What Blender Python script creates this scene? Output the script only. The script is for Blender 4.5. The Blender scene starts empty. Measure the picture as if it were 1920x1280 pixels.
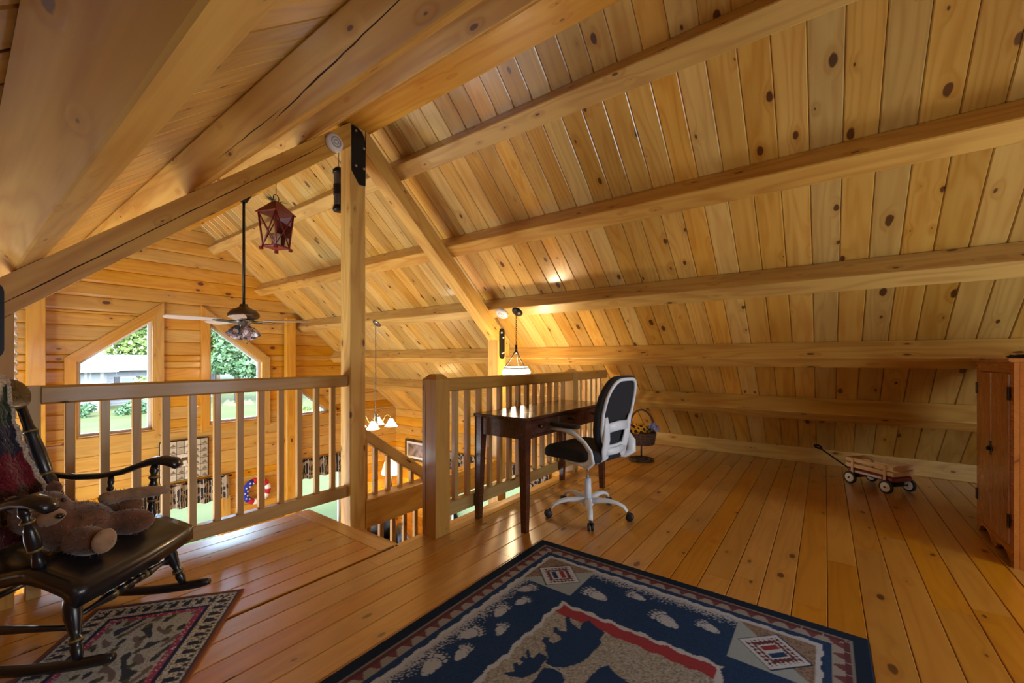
import bpy, bmesh, math, random
import numpy as np
from mathutils import Vector, Matrix
random.seed(7)
rng = np.random.default_rng(11)
SC = bpy.context.scene
COL = SC.collection
R = math.radians

# ------------------------------------------------------------------ camera
CAM_H = 1.13
cd = bpy.data.cameras.new('camera')
cam = bpy.data.objects.new('camera', cd)
COL.objects.link(cam)
cam.location = (0, 0, CAM_H)
cam.rotation_euler = (R(90), 0, math.atan2(587, 785) - R(90))
cd.sensor_width = 36.0
cd.lens = 785 / 1920 * 36.0
cd.shift_y = 32 / 1920
cd.clip_start = 0.02
cd.clip_end = 400
SC.camera = cam

# ------------------------------------------------------------------ world, sun, window daylight, exposure
wd = bpy.data.worlds.new('sky')
SC.world = wd
wd.use_nodes = True
wn = wd.node_tree
wn.nodes.clear()
w_out = wn.nodes.new('ShaderNodeOutputWorld')
w_bg = wn.nodes.new('ShaderNodeBackground')
w_sky = wn.nodes.new('ShaderNodeTexSky')
w_sky.sky_type = 'NISHITA'
w_sky.sun_disc = False
w_sky.sun_elevation = R(48)
w_sky.sun_rotation = R(200)
w_sky.air_density = 1.0
w_sky.dust_density = 2.5
w_bg.inputs['Strength'].default_value = 2.2
wn.links.new(w_sky.outputs[0], w_bg.inputs[0])
wn.links.new(w_bg.outputs[0], w_out.inputs[0])

def lamp(name, kind, loc, energy, color=(1, 1, 1), rot=None, **kw):
    ld = bpy.data.lights.new(name, kind)
    ld.energy = energy
    ld.color = color
    for k, v in kw.items():
        setattr(ld, k, v)
    o = bpy.data.objects.new(name, ld)
    COL.objects.link(o)
    o.location = loc
    if rot is not None:
        o.rotation_euler = rot
    return o

# sun stands over the house behind the photographer, lights the lawn and the neighbour's house
lamp('sun', 'SUN', (0, 0, 20), 1.2, (1.0, 0.95, 0.86), (R(42), 0, R(-20)), angle=R(0.6))
DAY = (0.86, 0.93, 1.0)
YB_WALL = -2.5
# daylight entering by the windows of the gable behind the photographer
for wx, en in ((1.27, 11), (2.64, 14)):
    lamp('unseen_window_daylight', 'AREA', (wx, YB_WALL + 0.06, 0.80), en, DAY, (R(90), 0, 0), shape='RECTANGLE', size=0.70, size_y=1.25)
# lamps at unseen windows added to the left wall light the great room
for wy in (4.0, 5.9):
    lamp('unseen_window_daylight', 'AREA', (-1.72, wy, -1.15), 70, DAY, (R(90), 0, R(-90)), shape='RECTANGLE', size=1.3, size_y=1.2)

SC.view_settings.view_transform = 'Standard'
SC.view_settings.look = 'None'
SC.view_settings.exposure = 1.3
SC.view_settings.gamma = 1.0
SC.view_settings.use_curve_mapping = False

# ------------------------------------------------------------------ helpers
def new_mesh(name, verts, faces, smooth=False):
    me = bpy.data.meshes.new(name)
    me.from_pydata([tuple(v) for v in verts], [], faces)
    me.update()
    if smooth:
        me.polygons.foreach_set('use_smooth', [True] * len(me.polygons))
    return me

class MB:
    """collects shapes into one mesh"""
    def __init__(self):
        self.v = []; self.f = []; self.sm = []
    def add(self, verts, faces, smooth=False):
        b = len(self.v)
        self.v += [Vector(p) for p in verts]
        self.f += [tuple(i + b for i in f) for f in faces]
        self.sm += [smooth] * len(faces)
        return self
    def box(self, lo, hi, ch=0.0):
        x0, y0, z0 = lo; x1, y1, z1 = hi
        if ch <= 0:
            v = [(x0, y0, z0), (x1, y0, z0), (x1, y1, z0), (x0, y1, z0), (x0, y0, z1), (x1, y0, z1), (x1, y1, z1), (x0, y1, z1)]
            f = [(0, 3, 2, 1), (4, 5, 6, 7), (0, 1, 5, 4), (1, 2, 6, 5), (2, 3, 7, 6), (3, 0, 4, 7)]
            return self.add(v, f)
        bm = bmesh.new()
        bmesh.ops.create_cube(bm, size=1)
        for q in bm.verts:
            q.co = Vector(((x0 + x1) / 2 + q.co.x * (x1 - x0), (y0 + y1) / 2 + q.co.y * (y1 - y0), (z0 + z1) / 2 + q.co.z * (z1 - z0)))
        bmesh.ops.bevel(bm, geom=bm.edges[:], offset=ch, segments=1, affect='EDGES', clamp_overlap=True)
        return self.bm(bm)
    def bm(self, bm, smooth=False, M=None):
        bm.verts.index_update()
        v = [(M @ q.co) if M else q.co.copy() for q in bm.verts]
        f = [tuple(l.vert.index for l in p.loops) for p in bm.faces]
        bm.free()
        return self.add(v, f, smooth)
    def lathe(self, prof, n=16, M=None, smooth=True, caps=True):
        """prof: list of (radius, z)"""
        v = []; f = []
        for r, z in prof:
            for k in range(n):
                a = 2 * math.pi * k / n
                p = Vector((r * math.cos(a), r * math.sin(a), z))
                v.append(M @ p if M else p)
        for i in range(len(prof) - 1):
            for k in range(n):
                k2 = (k + 1) % n
                f.append((i * n + k, i * n + k2, (i + 1) * n + k2, (i + 1) * n + k))
        if caps:
            f.append(tuple(range(n - 1, -1, -1)))
            f.append(tuple((len(prof) - 1) * n + k for k in range(n)))
        return self.add(v, f, smooth)
    def turned(self, p0, p1, prof, n=14):
        """prof: (t, radius) along p0->p1"""
        p0 = Vector(p0); p1 = Vector(p1)
        L = (p1 - p0).length
        q = (p1 - p0).to_track_quat('Z', 'Y')
        return self.lathe([(r, t * L) for t, r in prof], n, Matrix.Translation(p0) @ q.to_matrix().to_4x4())
    def tube(self, pts, rad, n=8, closed=False, flat=None, caps=True):
        pts = [Vector(p) for p in pts]
        m = len(pts)
        rads = rad if isinstance(rad, (list, tuple)) else [rad] * m
        v = []; f = []
        ref = None
        for i, p in enumerate(pts):
            if closed:
                t = pts[(i + 1) % m] - pts[i - 1]
            else:
                t = pts[min(i + 1, m - 1)] - pts[max(i - 1, 0)]
            t.normalize()
            if ref is None:
                ref = Vector((0, 0, 1)) if abs(t.z) < 0.9 else Vector((1, 0, 0))
            u = (ref - t * ref.dot(t)).normalized()
            ref = u
            w = t.cross(u)
            r = rads[i]
            ru, rw = (r, r) if not isinstance(r, tuple) else r
            for k in range(n):
                a = 2 * math.pi * k / n
                v.append(p + u * (ru * math.cos(a)) + w * (rw * math.sin(a)))
        for i in range(m if closed else m - 1):
            j = (i + 1) % m
            for k in range(n):
                k2 = (k + 1) % n
                f.append((i * n + k, j * n + k, j * n + k2, i * n + k2))
        if not closed and caps:
            f.append(tuple(range(n)))
            f.append(tuple((m - 1) * n + k for k in range(n - 1, -1, -1)))
        return self.add(v, f, True)
    def prism(self, poly, M, t):
        """poly in local xy, thickness t along local z from 0"""
        n = len(poly)
        v = [M @ Vector((x, y, 0)) for x, y in poly] + [M @ Vector((x, y, t)) for x, y in poly]
        f = [tuple(range(n - 1, -1, -1)), tuple(range(n, 2 * n))]
        f += [(i, (i + 1) % n, n + (i + 1) % n, n + i) for i in range(n)]
        return self.add(v, f)
    def ball(self, c, r, seg=14, rings=8, M=None):
        bm = bmesh.new()
        bmesh.ops.create_uvsphere(bm, u_segments=seg, v_segments=rings, radius=1)
        rr = r if isinstance(r, (tuple, list)) else (r, r, r)
        T = Matrix.Translation(Vector(c)) @ (M if M else Matrix.Identity(4)) @ Matrix.Diagonal((*rr, 1))
        return self.bm(bm, True, T)
    def mesh(self, name):
        me = bpy.data.meshes.new(name)
        me.from_pydata([tuple(p) for p in self.v], [], self.f)
        me.polygons.foreach_set('use_smooth', self.sm)
        me.update()
        return me

def link(name, me, mat, parent=None, M=None):
    o = bpy.data.objects.new(name, me)
    COL.objects.link(o)
    if mat is not None and me is not None and not me.materials:
        me.materials.append(mat)
    if parent is not None:
        o.parent = parent
    if M is not None:
        o.matrix_basis = M
    return o

def build(name, mb, mat, parent=None, M=None):
    return link(name, mb.mesh(name), mat, parent, M)

def world_of(o):
    M = o.matrix_basis.copy()
    while o.parent is not None:
        o = o.parent
        M = o.matrix_basis @ M
    return M

def tag(o, label=None, cat=None, group=None, kind=None):
    if label: o['label'] = label
    if cat: o['category'] = cat
    if group: o['group'] = group
    if kind: o['kind'] = kind
    return o

def empty(name, loc=(0, 0, 0), rz=0.0, label=None, cat=None, group=None, kind=None):
    o = bpy.data.objects.new(name, None)
    COL.objects.link(o)
    o.empty_display_size = 0.05
    o.matrix_basis = Matrix.Translation(Vector(loc)) @ Matrix.Rotation(rz, 4, 'Z')
    return tag(o, label, cat, group, kind)

def frame(p, x, z):
    x = Vector(x).normalized()
    z = Vector(z); z = (z - x * z.dot(x)).normalized()
    y = z.cross(x)
    M = Matrix.Identity(4)
    for i in range(3):
        M[i][0] = x[i]; M[i][1] = y[i]; M[i][2] = z[i]; M[i][3] = p[i]
    return M

_bar_cache = {}
def bar_mesh(L, w, h, ch):
    key = (round(L, 4), round(w, 4), round(h, 4), ch)
    if key in _bar_cache:
        return _bar_cache[key]
    a, b = w / 2, h / 2
    prof = [(-a + ch, -b), (a - ch, -b), (a, -b + ch), (a, b - ch), (a - ch, b), (-a + ch, b), (-a, b - ch), (-a, -b + ch)]
    v = [(0, y, z) for y, z in prof] + [(L, y, z) for y, z in prof]
    f = [tuple(range(7, -1, -1)), tuple(range(8, 16))] + [(i, (i + 1) % 8, 8 + (i + 1) % 8, 8 + i) for i in range(8)]
    me = new_mesh('bar', v, f)
    _bar_cache[key] = me
    return me

def bar(name, p0, p1, w, h, mat, parent=None, up=(0, 0, 1), ch=0.004):
    """timber from p0 to p1 (centre line), h along up, w across; local x follows the grain"""
    p0 = Vector(p0); p1 = Vector(p1)
    M = frame(p0, p1 - p0, up)
    me = bar_mesh((p1 - p0).length, w, h, ch)
    if me.materials and me.materials[0] != mat:
        me = me.copy(); me.materials.clear()
        me.materials.append(mat)
    if parent is not None:
        M = world_of(parent).inverted() @ M
    return link(name, me, mat, parent, M)

# ------------------------------------------------------------------ materials
class NT:
    def __init__(self, name):
        self.m = bpy.data.materials.new(name)
        self.m.use_nodes = True
        self.t = self.m.node_tree
        self.t.nodes.clear()
        self.out = self.t.nodes.new('ShaderNodeOutputMaterial')
    def n(self, typ, **kw):
        nd = self.t.nodes.new('ShaderNode' + typ)
        for k, v in kw.items():
            if k.startswith('i_'):
                self.set(nd, k[2:].replace('_', ' '), v)
            else:
                setattr(nd, k, v)
        return nd
    def set(self, nd, key, v):
        s = nd.inputs[int(key)] if str(key).isdigit() else nd.inputs[key]
        if hasattr(v, 'links') or isinstance(v, bpy.types.NodeSocket):
            self.t.links.new(v, s)
        else:
            s.default_value = v
    def math(self, op, a, b=None, c=None, clamp=False):
        nd = self.n('Math', operation=op, use_clamp=clamp)
        for i, v in enumerate((a, b, c)):
            if v is not None: self.set(nd, i, v)
        return nd.outputs[0]
    def vec(self, x, y, z):
        nd = self.n('CombineXYZ')
        for i, v in enumerate((x, y, z)): self.set(nd, i, v)
        return nd.outputs[0]
    def ramp(self, fac, a0, a1, b0=0.0, b1=1.0, smooth=True):
        nd = self.n('MapRange', interpolation_type='SMOOTHSTEP' if smooth else 'LINEAR')
        for i, v in enumerate((fac, a0, a1, b0, b1)): self.set(nd, i, v)
        return nd.outputs[0]
    def mix(self, fac, a, b, blend='MIX'):
        nd = self.n('Mix', data_type='RGBA', blend_type=blend)
        self.set(nd, 0, fac)
        for i, v in ((6, a), (7, b)):
            if isinstance(v, tuple): v = (*v[:3], 1)
            self.set(nd, i, v)
        return nd.outputs[2]
    def bsdf(self, color, rough=0.5, metal=0.0, coat=0.0, spec=0.5, normal=None, **kw):
        b = self.n('BsdfPrincipled')
        self.set(b, 'Base Color', (*color, 1) if isinstance(color, tuple) else color)
        self.set(b, 'Roughness', rough); self.set(b, 'Metallic', metal)
        self.set(b, 'Coat Weight', coat); self.set(b, 'Specular IOR Level', spec)
        self.set(b, 'Coat Roughness', 0.12)
        if normal is not None: self.set(b, 'Normal', normal)
        for k, v in kw.items(): self.set(b, k.replace('_', ' '), v)
        self.t.links.new(b.outputs[0], self.out.inputs[0])
        return b

def s2l(r, g, b):
    f = lambda c: ((c / 255 + 0.055) / 1.055) ** 2.4 if c > 10 else c / 255 / 12.92
    return (f(r), f(g), f(b))

def wood(name, light, dark, knot, rough=0.38, coat=0.15, crough=0.12, cior=1.5, ks=(1.6, 5.5), kr=0.16, rings=11.0, var=0.22, contrast=0.55, bump=0.12, kthr=0.45):
    t = NT(name)
    tc = t.n('TexCoord'); oi = t.n('ObjectInfo')
    rnd = oi.outputs['Random']
    sp = t.n('SeparateXYZ'); t.set(sp, 0, tc.outputs['Object'])
    x = t.math('ADD', sp.outputs[0], t.math('MULTIPLY', rnd, 53.0))
    y = t.math('ADD', sp.outputs[1], t.math('MULTIPLY', rnd, 17.0))
    z = sp.outputs[2]
    w = t.math('ADD', y, z)
    vor = t.n('TexVoronoi', voronoi_dimensions='2D', feature='F1', i_Scale=1.0, i_Randomness=0.95)
    wob = t.n('TexNoise', i_Scale=26.0, i_Detail=2.0); t.set(wob, 'Vector', t.vec(x, y, z))
    t.set(vor, 'Vector', t.vec(t.math('MULTIPLY', x, ks[0]), t.math('MULTIPLY', w, ks[1]), 0.0))
    d = t.math('ADD', vor.outputs['Distance'], t.math('MULTIPLY', t.math('SUBTRACT', wob.outputs[0], 0.5), 0.07))
    sc = t.n('SeparateColor'); t.set(sc, 0, vor.outputs['Color'])
    rad = t.math('MULTIPLY', t.math('POWER', t.math('DIVIDE', t.math('SUBTRACT', sc.outputs[0], kthr, clamp=True), 1 - kthr), 1.6), kr)
    core = t.ramp(t.math('SUBTRACT', d, rad), -0.03, 0.012, 1.0, 0.0)
    halo = t.ramp(t.math('SUBTRACT', d, t.math('MULTIPLY', rad, 1.3)), -0.02, 0.22, 1.0, 0.0)
    has = t.ramp(rad, 0.0, 0.02, 0.0, 1.0)
    core = t.math('MULTIPLY', core, has); halo = t.math('MULTIPLY', halo, has)
    # growth rings drawn out along the board, bending round the knots
    g1 = t.n('TexNoise', i_Scale=1.0, i_Detail=2.0, i_Roughness=0.45)
    t.set(g1, 'Vector', t.vec(t.math('MULTIPLY', x, 0.55), t.math('MULTIPLY', y, 5.0), t.math('MULTIPLY', z, 5.0)))
    fld = t.math('ADD', t.math('MULTIPLY', g1.outputs[0], rings * 6.28), t.math('MULTIPLY', halo, 5.0))
    ring = t.math('MULTIPLY_ADD', t.math('SINE', fld), 0.5, 0.5)
    ring = t.math('POWER', ring, 2.2)
    g2 = t.n('TexNoise', i_Scale=1.0, i_Detail=3.0)
    t.set(g2, 'Vector', t.vec(t.math('MULTIPLY', x, 3.0), t.math('MULTIPLY', y, 95.0), t.math('MULTIPLY', z, 95.0)))
    g3 = t.n('TexNoise', i_Scale=1.0, i_Detail=2.0)
    t.set(g3, 'Vector', t.vec(t.math('MULTIPLY', x, 1.1), t.math('MULTIPLY', y, 9.0), t.math('MULTIPLY', z, 9.0)))
    fac = t.math('ADD', t.math('MULTIPLY', ring, 0.42), t.math('MULTIPLY', g2.outputs[0], 0.35))
    fac = t.math('ADD', fac, t.math('MULTIPLY', t.ramp(g3.outputs[0], 0.35, 0.7), 0.38))
    col = t.mix(t.math('MULTIPLY', fac, contrast, clamp=True), light, dark)
    col = t.mix(t.math('MULTIPLY', halo, 0.35), col, dark)
    col = t.mix(t.math('MULTIPLY', core, 0.92), col, knot)
    hsv = t.n('HueSaturation')
    r2 = t.math('FRACT', t.math('MULTIPLY', rnd, 7.31))
    t.set(hsv, 'Hue', t.math('MULTIPLY_ADD', r2, 0.016, 0.492))
    t.set(hsv, 'Saturation', t.math('MULTIPLY_ADD', r2, -0.16, 1.06))
    t.set(hsv, 'Value', t.math('MULTIPLY_ADD', rnd, var, 1.0 - var * 0.55))
    t.set(hsv, 'Color', col)
    bp = t.n('Bump', i_Strength=bump, i_Distance=0.004)
    t.set(bp, 'Height', fac)
    rg = t.math('MULTIPLY_ADD', g2.outputs[0], 0.12, rough - 0.06)
    b = t.bsdf(hsv.outputs[0], rg, coat=coat, normal=bp.outputs[0])
    t.set(b, 'Coat Roughness', crough)
    t.set(b, 'Coat IOR', cior)
    return t.m

def plain(name, c, rough=0.5, metal=0.0, coat=0.0, spec=0.5, noise=0.0, nscale=30.0, bump=0.0, sheen=0.0, **kw):
    t = NT(name)
    col = c
    nrm = None
    if noise > 0 or bump > 0:
        tc = t.n('TexCoord')
        nz = t.n('TexNoise', i_Scale=nscale, i_Detail=4.0); t.set(nz, 'Vector', tc.outputs['Object'])
        if noise > 0:
            col = t.mix(t.ramp(nz.outputs[0], 0.3, 0.7), tuple(min(1, q * (1 + noise)) for q in c), tuple(q * (1 - noise) for q in c))
        if bump > 0:
            bp = t.n('Bump', i_Strength=bump, i_Distance=0.01); t.set(bp, 'Height', nz.outputs[0]); nrm = bp.outputs[0]
    b = t.bsdf(col, rough, metal, coat, spec, nrm, **kw)
    if sheen: t.set(b, 'Sheen Weight', sheen)
    return t.m

def emit(name, c, strength, base=(0.9, 0.9, 0.9)):
    t = NT(name)
    t.bsdf(base, 0.4, Emission_Color=(*c, 1), Emission_Strength=strength)
    return t.m

def glass_pane(name, tint=(0.97, 0.99, 0.985)):
    t = NT(name)
    tr = t.n('BsdfTransparent', i_Color=(*tint, 1))
    gl = t.n('BsdfGlossy', i_Roughness=0.02)
    fr = t.n('Fresnel', i_IOR=1.35)
    mx = t.n('MixShader'); t.set(mx, 0, fr.outputs[0]); t.set(mx, 1, tr.outputs[0]); t.set(mx, 2, gl.outputs[0])
    t.t.links.new(mx.outputs[0], t.out.inputs[0])
    return t.m

def vcol_mat(name, rough=0.95, bump=0.4, bscale=400.0, sheen=0.2, speck=0.12):
    t = NT(name)
    at = t.n('Attribute', attribute_name='pattern')
    tc = t.n('TexCoord')
    nz = t.n('TexNoise', i_Scale=bscale, i_Detail=2.0); t.set(nz, 'Vector', tc.outputs['Object'])
    col = t.mix(t.math('MULTIPLY', t.ramp(nz.outputs[0], 0.35, 0.65), speck), at.outputs['Color'], (0.0, 0.0, 0.0))
    bp = t.n('Bump', i_Strength=bump, i_Distance=0.003); t.set(bp, 'Height', nz.outputs[0])
    b = t.bsdf(col, rough, spec=0.15, normal=bp.outputs[0]); t.set(b, 'Sheen Weight', sheen)
    return t.m

KN = s2l(70, 34, 18)
PINE = wood('knotty_pine_planks', s2l(210, 173, 90), s2l(172, 120, 42), KN, rough=0.32, coat=0.7, crough=0.16, cior=1.6, ks=(3.4, 6.5), kr=0.155, var=0.42, kthr=0.5, contrast=0.7)
BEAM = wood('pine_timber', s2l(208, 166, 76), s2l(174, 120, 38), s2l(84, 48, 18), rough=0.42, coat=0.08, ks=(3.6, 9.0), kr=0.11, rings=9.0, var=0.16, contrast=0.95)
RAIL = wood('pine_railing', s2l(186, 147, 78), s2l(150, 108, 46), s2l(80, 44, 20), rough=0.40, coat=0.12, ks=(2.4, 9.0), kr=0.10, var=0.12, contrast=0.5)
LOG = wood('honey_pine_logs', s2l(212, 160, 56), s2l(176, 112, 22), s2l(84, 40, 10), rough=0.34, coat=0.25, ks=(2.8, 5.0), kr=0.13, var=0.20, contrast=0.65)
FLOOR = wood('varnished_floor_boards', s2l(198, 142, 46), s2l(166, 104, 20), s2l(76, 40, 10), rough=0.40, coat=1.0, crough=0.27, cior=1.9, ks=(3.4, 7.0), kr=0.12, var=0.26, bump=0.04, kthr=0.5, contrast=0.65)
CABW = wood('red_stained_pine', s2l(168, 102, 38), s2l(132, 70, 20), s2l(60, 26, 8), rough=0.28, coat=0.4, ks=(1.8, 6.0), kr=0.10, var=0.08, rings=5.0, contrast=0.4)
DESKW = wood('dark_walnut_stain', s2l(82, 44, 30), s2l(52, 26, 18), s2l(40, 18, 12), rough=0.26, coat=0.45, ks=(0.5, 2.0), kr=0.0, var=0.05, bump=0.03)
CRATE = wood('pale_crate_wood', s2l(240, 212, 168), s2l(214, 176, 126), s2l(160, 110, 70), rough=0.5, coat=0.05, kr=0.03, var=0.10)
DECK = plain('dark_gap', s2l(70, 42, 18), 0.9)
BLACKM = plain('black_steel', (0.012, 0.012, 0.014), 0.38, 0.6)
BOLT = plain('zinc_bolt', (0.62, 0.60, 0.56), 0.3, 1.0)
BLACKP = plain('black_lacquer', (0.008, 0.010, 0.015), 0.28, coat=0.25)
GOLDP = plain('gold_stencil', (0.42, 0.27, 0.06), 0.35, 0.4)
WHITEP = plain('white_plastic', (0.78, 0.87, 0.97), 0.32)
BLACKF = plain('black_mesh_fabric', (0.016, 0.019, 0.028), 0.85, noise=0.4, nscale=500, bump=0.2)
RUBBER = plain('black_rubber', (0.015, 0.016, 0.018), 0.5)
CHROME = plain('chrome', (0.75, 0.76, 0.78), 0.15, 1.0)
GLASS = glass_pane('window_glass')
VINYL = plain('white_vinyl', (0.75, 0.74, 0.70), 0.35)

# ------------------------------------------------------------------ the place: numbers
RA, RM = 4.904, 0.854            # right roof plane z = RA - RM * x (underside of the planks)
TH = math.atan(RM); RC, RS = math.cos(TH), math.sin(TH)
XR = 1.925                       # ridge
ZPEAK = RA - RM * XR
YB, YG = -2.5, 7.3               # back gable, far gable
XE = 5.65                        # eave wall on the desk side
XL = 2 * XR - XE                 # eave wall on the other side
ZG = -2.6                        # ground floor
def zroof(x):
    return RA - RM * (x if x > XR else 2 * XR - x)

# ------------------------------------------------------------------ ceiling: deck with planks
deck = MB()
for sgn in (1, -1):
    n = Vector((RS * sgn, 0, RC)); d = Vector((RC * sgn, 0, -RS))
    p = Vector((XR, 0, ZPEAK))
    q0 = p + n * 0.021 - d * 0.0; q1 = q0 + d * 5.35
    a = []
    for y in (YB - 0.1, YG + 0.25):
        for base in (q0, q1):
            for k in (0, 0.12):
                a.append(Vector((base.x, y, base.z)) + n * k)
    deck.add(a, [(0, 2, 3, 1), (4, 5, 7, 6), (0, 1, 5, 4), (2, 6, 7, 3), (1, 3, 7, 5), (0, 4, 6, 2)])
ceiling = build('ceiling', deck, DECK)
tag(ceiling, kind='structure')
PW = 0.152
k0 = int((YB - 0.073) / PW) - 1
for sgn in (1, -1):
    n = Vector((RS * sgn, 0, RC)); d = Vector((RC * sgn, 0, -RS))
    p = Vector((XR, 0, ZPEAK)) + n * 0.010
    y = 0.073 + k0 * PW
    while y < YG + 0.1:
        yc = y + PW / 2
        q = Vector((p.x, yc, p.z))
        bar('plank', q, q + d * 5.02, PW - 0.002, 0.020, PINE, ceiling, up=n, ch=0.006)
        y += PW

# ------------------------------------------------------------------ purlins, ridge beam, rafters, posts
CRACKM = plain('drying_crack', s2l(52, 28, 10), 0.95)
def crack(parent, pts, nrm, w):
    """narrow drying split in a timber face"""
    nrm = Vector(nrm)
    pts = [Vector(p) for p in pts]
    fine = []
    for a, b in zip(pts[:-1], pts[1:]):
        for k in range(6): fine.append(a.lerp(b, k / 6))
    fine.append(pts[-1])
    v = []; f = []
    n = len(fine)
    for i, p in enumerate(fine):
        t = (fine[min(i + 1, n - 1)] - fine[max(i - 1, 0)]).normalized()
        u = nrm.cross(t).normalized()
        ww = w * 0.5 * min(1, i / 4 + 0.1, (n - 1 - i) / 4 + 0.1) * random.uniform(0.6, 1.1)
        j = u * random.uniform(-0.0015, 0.0015)
        v += [p + u * ww + nrm * 0.0006 + j, p - u * ww + nrm * 0.0006 + j]
    for i in range(n - 1): f.append((2 * i, 2 * i + 1, 2 * i + 3, 2 * i + 2))
    return build('drying_crack', MB().add(v, f), CRACKM, parent, world_of(parent).inverted())
PD, PWD = 0.175, 0.126
ORD = ['first', 'second', 'third', 'fourth', 'fifth']
for sgn in (1, -1):
    n = Vector((RS * sgn, 0, RC)); d = Vector((RC * sgn, 0, -RS))
    for i, x in enumerate([2.36, 2.995, 3.637, 4.256, 4.848] if sgn > 0 else [2.36, 3.02, 3.698, 4.32, 4.90]):
        top = Vector((XR + sgn * (x - XR), 0, RA - RM * x))
        c = top - n * (PD / 2 + 0.0005) + d * (PWD / 2)
        o = bar('roof_purlin', (c.x, YB, c.z), (c.x, YG, c.z), PWD, PD, BEAM, up=n, ch=0.006)
        if sgn < 0 and i == 1:
            dn = -d * -1
            fb = top - n * PD + d * PWD
            crack(o, [fb + n * 0.10 + Vector((0, yy, 0)) - n * 0.02 * k for k, yy in enumerate((0.9, 1.25, 1.6, 1.9))], d, 0.006)
            crack(o, [fb + n * 0.06 + Vector((0, yy, 0)) - n * 0.004 * k for k, yy in enumerate((1.75, 2.1, 2.5))], d, 0.004)
        side = 'above the desk' if sgn > 0 else 'above the rocking chair'
        tag(o, f'pine roof purlin, {ORD[i]} down from the ridge on the slope {side}', 'beam', 'roof purlins')
o = bar('ridge_beam', (XR, YB, 3.055), (XR, YG, 3.055), 0.25, 0.19, BEAM, ch=0.006)
tag(o, 'wide pine ridge beam along the roof peak over the bolted post', 'beam')
RD = 0.143
BY0, BY1 = 2.955, 3.095           # timber frame standing at the loft edge
BYC = (BY0 + BY1) / 2
for sgn in (1, -1):
    n = Vector((RS * sgn, 0, RC)); d = Vector((RC * sgn, 0, -RS))
    xa, xb = 0.069, 1.97
    zt = lambda u: ZPEAK - (PD + 0.002) / RC - RM * u
    hv = RD / RC
    F = frame((XR + sgn * xa, BYC, zt(xa)), d, n)
    Fi = F.inverted()
    mb = MB()
    v = []
    for yy in (BY0, BY1):
        for u, dz in ((xa, -hv), (xb, -hv), (xb, 0), (xa, 0)):
            v.append(Fi @ Vector((XR + sgn * u, yy, zt(u) + dz)))
    mb.add(v, [(0, 1, 2, 3), (7, 6, 5, 4), (0, 4, 5, 1), (1, 5, 6, 2), (2, 6, 7, 3), (3, 7, 4, 0)])
    o = build('rafter', mb, BEAM, None, F)
    if sgn < 0:
        crack(o, [(XR - 0.22, BY0, zt(0.22) - hv * 0.42), (XR - 0.5, BY0, zt(0.5) - hv * 0.50), (XR - 0.8, BY0, zt(0.8) - hv * 0.52), (XR - 1.15, BY0, zt(1.15) - hv * 0.58), (XR - 1.5, BY0, zt(1.5) - hv * 0.62), (XR - 1.9, BY0, zt(1.9) - hv * 0.66)], (0, -1, 0), 0.0055)
    tag(o, 'pine rafter falling from the bolted post towards the pendant lamp' if sgn > 0 else 'pine rafter with long drying crack, carrying the smoke detector and red lantern', 'beam', 'frame rafters')

def polyplate(name, poly, y, t, mat, parent, bolts):
    M = frame((0, y, 0), (1, 0, 0), (0, -1, 0))     # local x -> X, local y -> Z (z axis -> -Y)
    mb = MB().prism([(px, pz) for px, pz in poly], M, t)
    W = world_of(parent).inverted()
    o = build(name, mb, mat, parent, W)
    for bx, bz in bolts:
        m2 = MB().lathe([(0.0001, 0), (0.011, 0.0), (0.011, 0.008), (0.006, 0.012), (0.0001, 0.012)], 6,
                        Matrix.Translation((bx, y - t, bz)) @ Matrix.Rotation(R(90), 4, 'X'), smooth=False)
        build('bolt', m2, BOLT, o)
    return o

post = empty('timber_post', (1.9225, BYC, ZG), label='tall square pine post with black bolted plate under the ridge beam', cat='post')
bar('shaft', (1.9225, BYC, ZG), (1.9225, BYC, 2.955), 0.135, 0.14, BEAM, post, up=(0, 1, 0), ch=0.006)
M_ = frame((0, BY0, 0), (1, 0, 0), (0, -1, 0))
polyplate('steel_plate', [(1.862, 2.60), (1.93, 2.505), (1.984, 2.51), (1.984, 2.86), (1.955, 2.925), (1.91, 2.948), (1.862, 2.95)], BY0, 0.008, BLACKM, post,
          [(1.895, 2.915), (1.965, 2.80), (1.895, 2.64), (1.965, 2.64)])
def capsule(x0, x1, z0, z1):
    r = (x1 - x0) / 2; xc = (x0 + x1) / 2
    return [(xc + r * math.cos(a), z0 + r + r * math.sin(a)) for a in [math.pi + k * math.pi / 8 for k in range(9)]] + \
           [(xc + r * math.cos(a), z1 - r + r * math.sin(a)) for a in [k * math.pi / 8 for k in range(9)]]
for xc, lab in ((3.755, 'square pine post with black capsule plate standing beyond the desk railing'), (2 * XR - 3.755, 'square pine post with black plate beside the rocking chair back')):
    p = empty('timber_post', (xc, BYC, ZG), label=lab, cat='post')
    rb = lambda x: ZPEAK - (PD + RD + 0.004) / RC - RM * abs(x - XR)
    v = []
    for yy in (-0.07, 0.07):
        for xx, zz in ((-0.075, 0), (0.075, 0), (0.075, rb(xc + 0.075) - ZG), (-0.075, rb(xc - 0.075) - ZG)):
            v.append((zz, yy, -xx))
    mb = MB().add(v, [(0, 1, 2, 3), (7, 6, 5, 4), (0, 4, 5, 1), (1, 5, 6, 2), (2, 6, 7, 3), (3, 7, 4, 0)])
    build('shaft', mb, BEAM, p, Matrix.Rotation(R(-90), 4, 'Y'))
    polyplate('steel_plate', capsule(xc - 0.045, xc + 0.045, 1.125, 1.475), BY0 - 0.001, 0.008, BLACKM, p, [(xc - 0.015, 1.425), (xc + 0.015, 1.37), (xc - 0.005, 1.19), (xc + 0.02, 1.20)])
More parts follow.
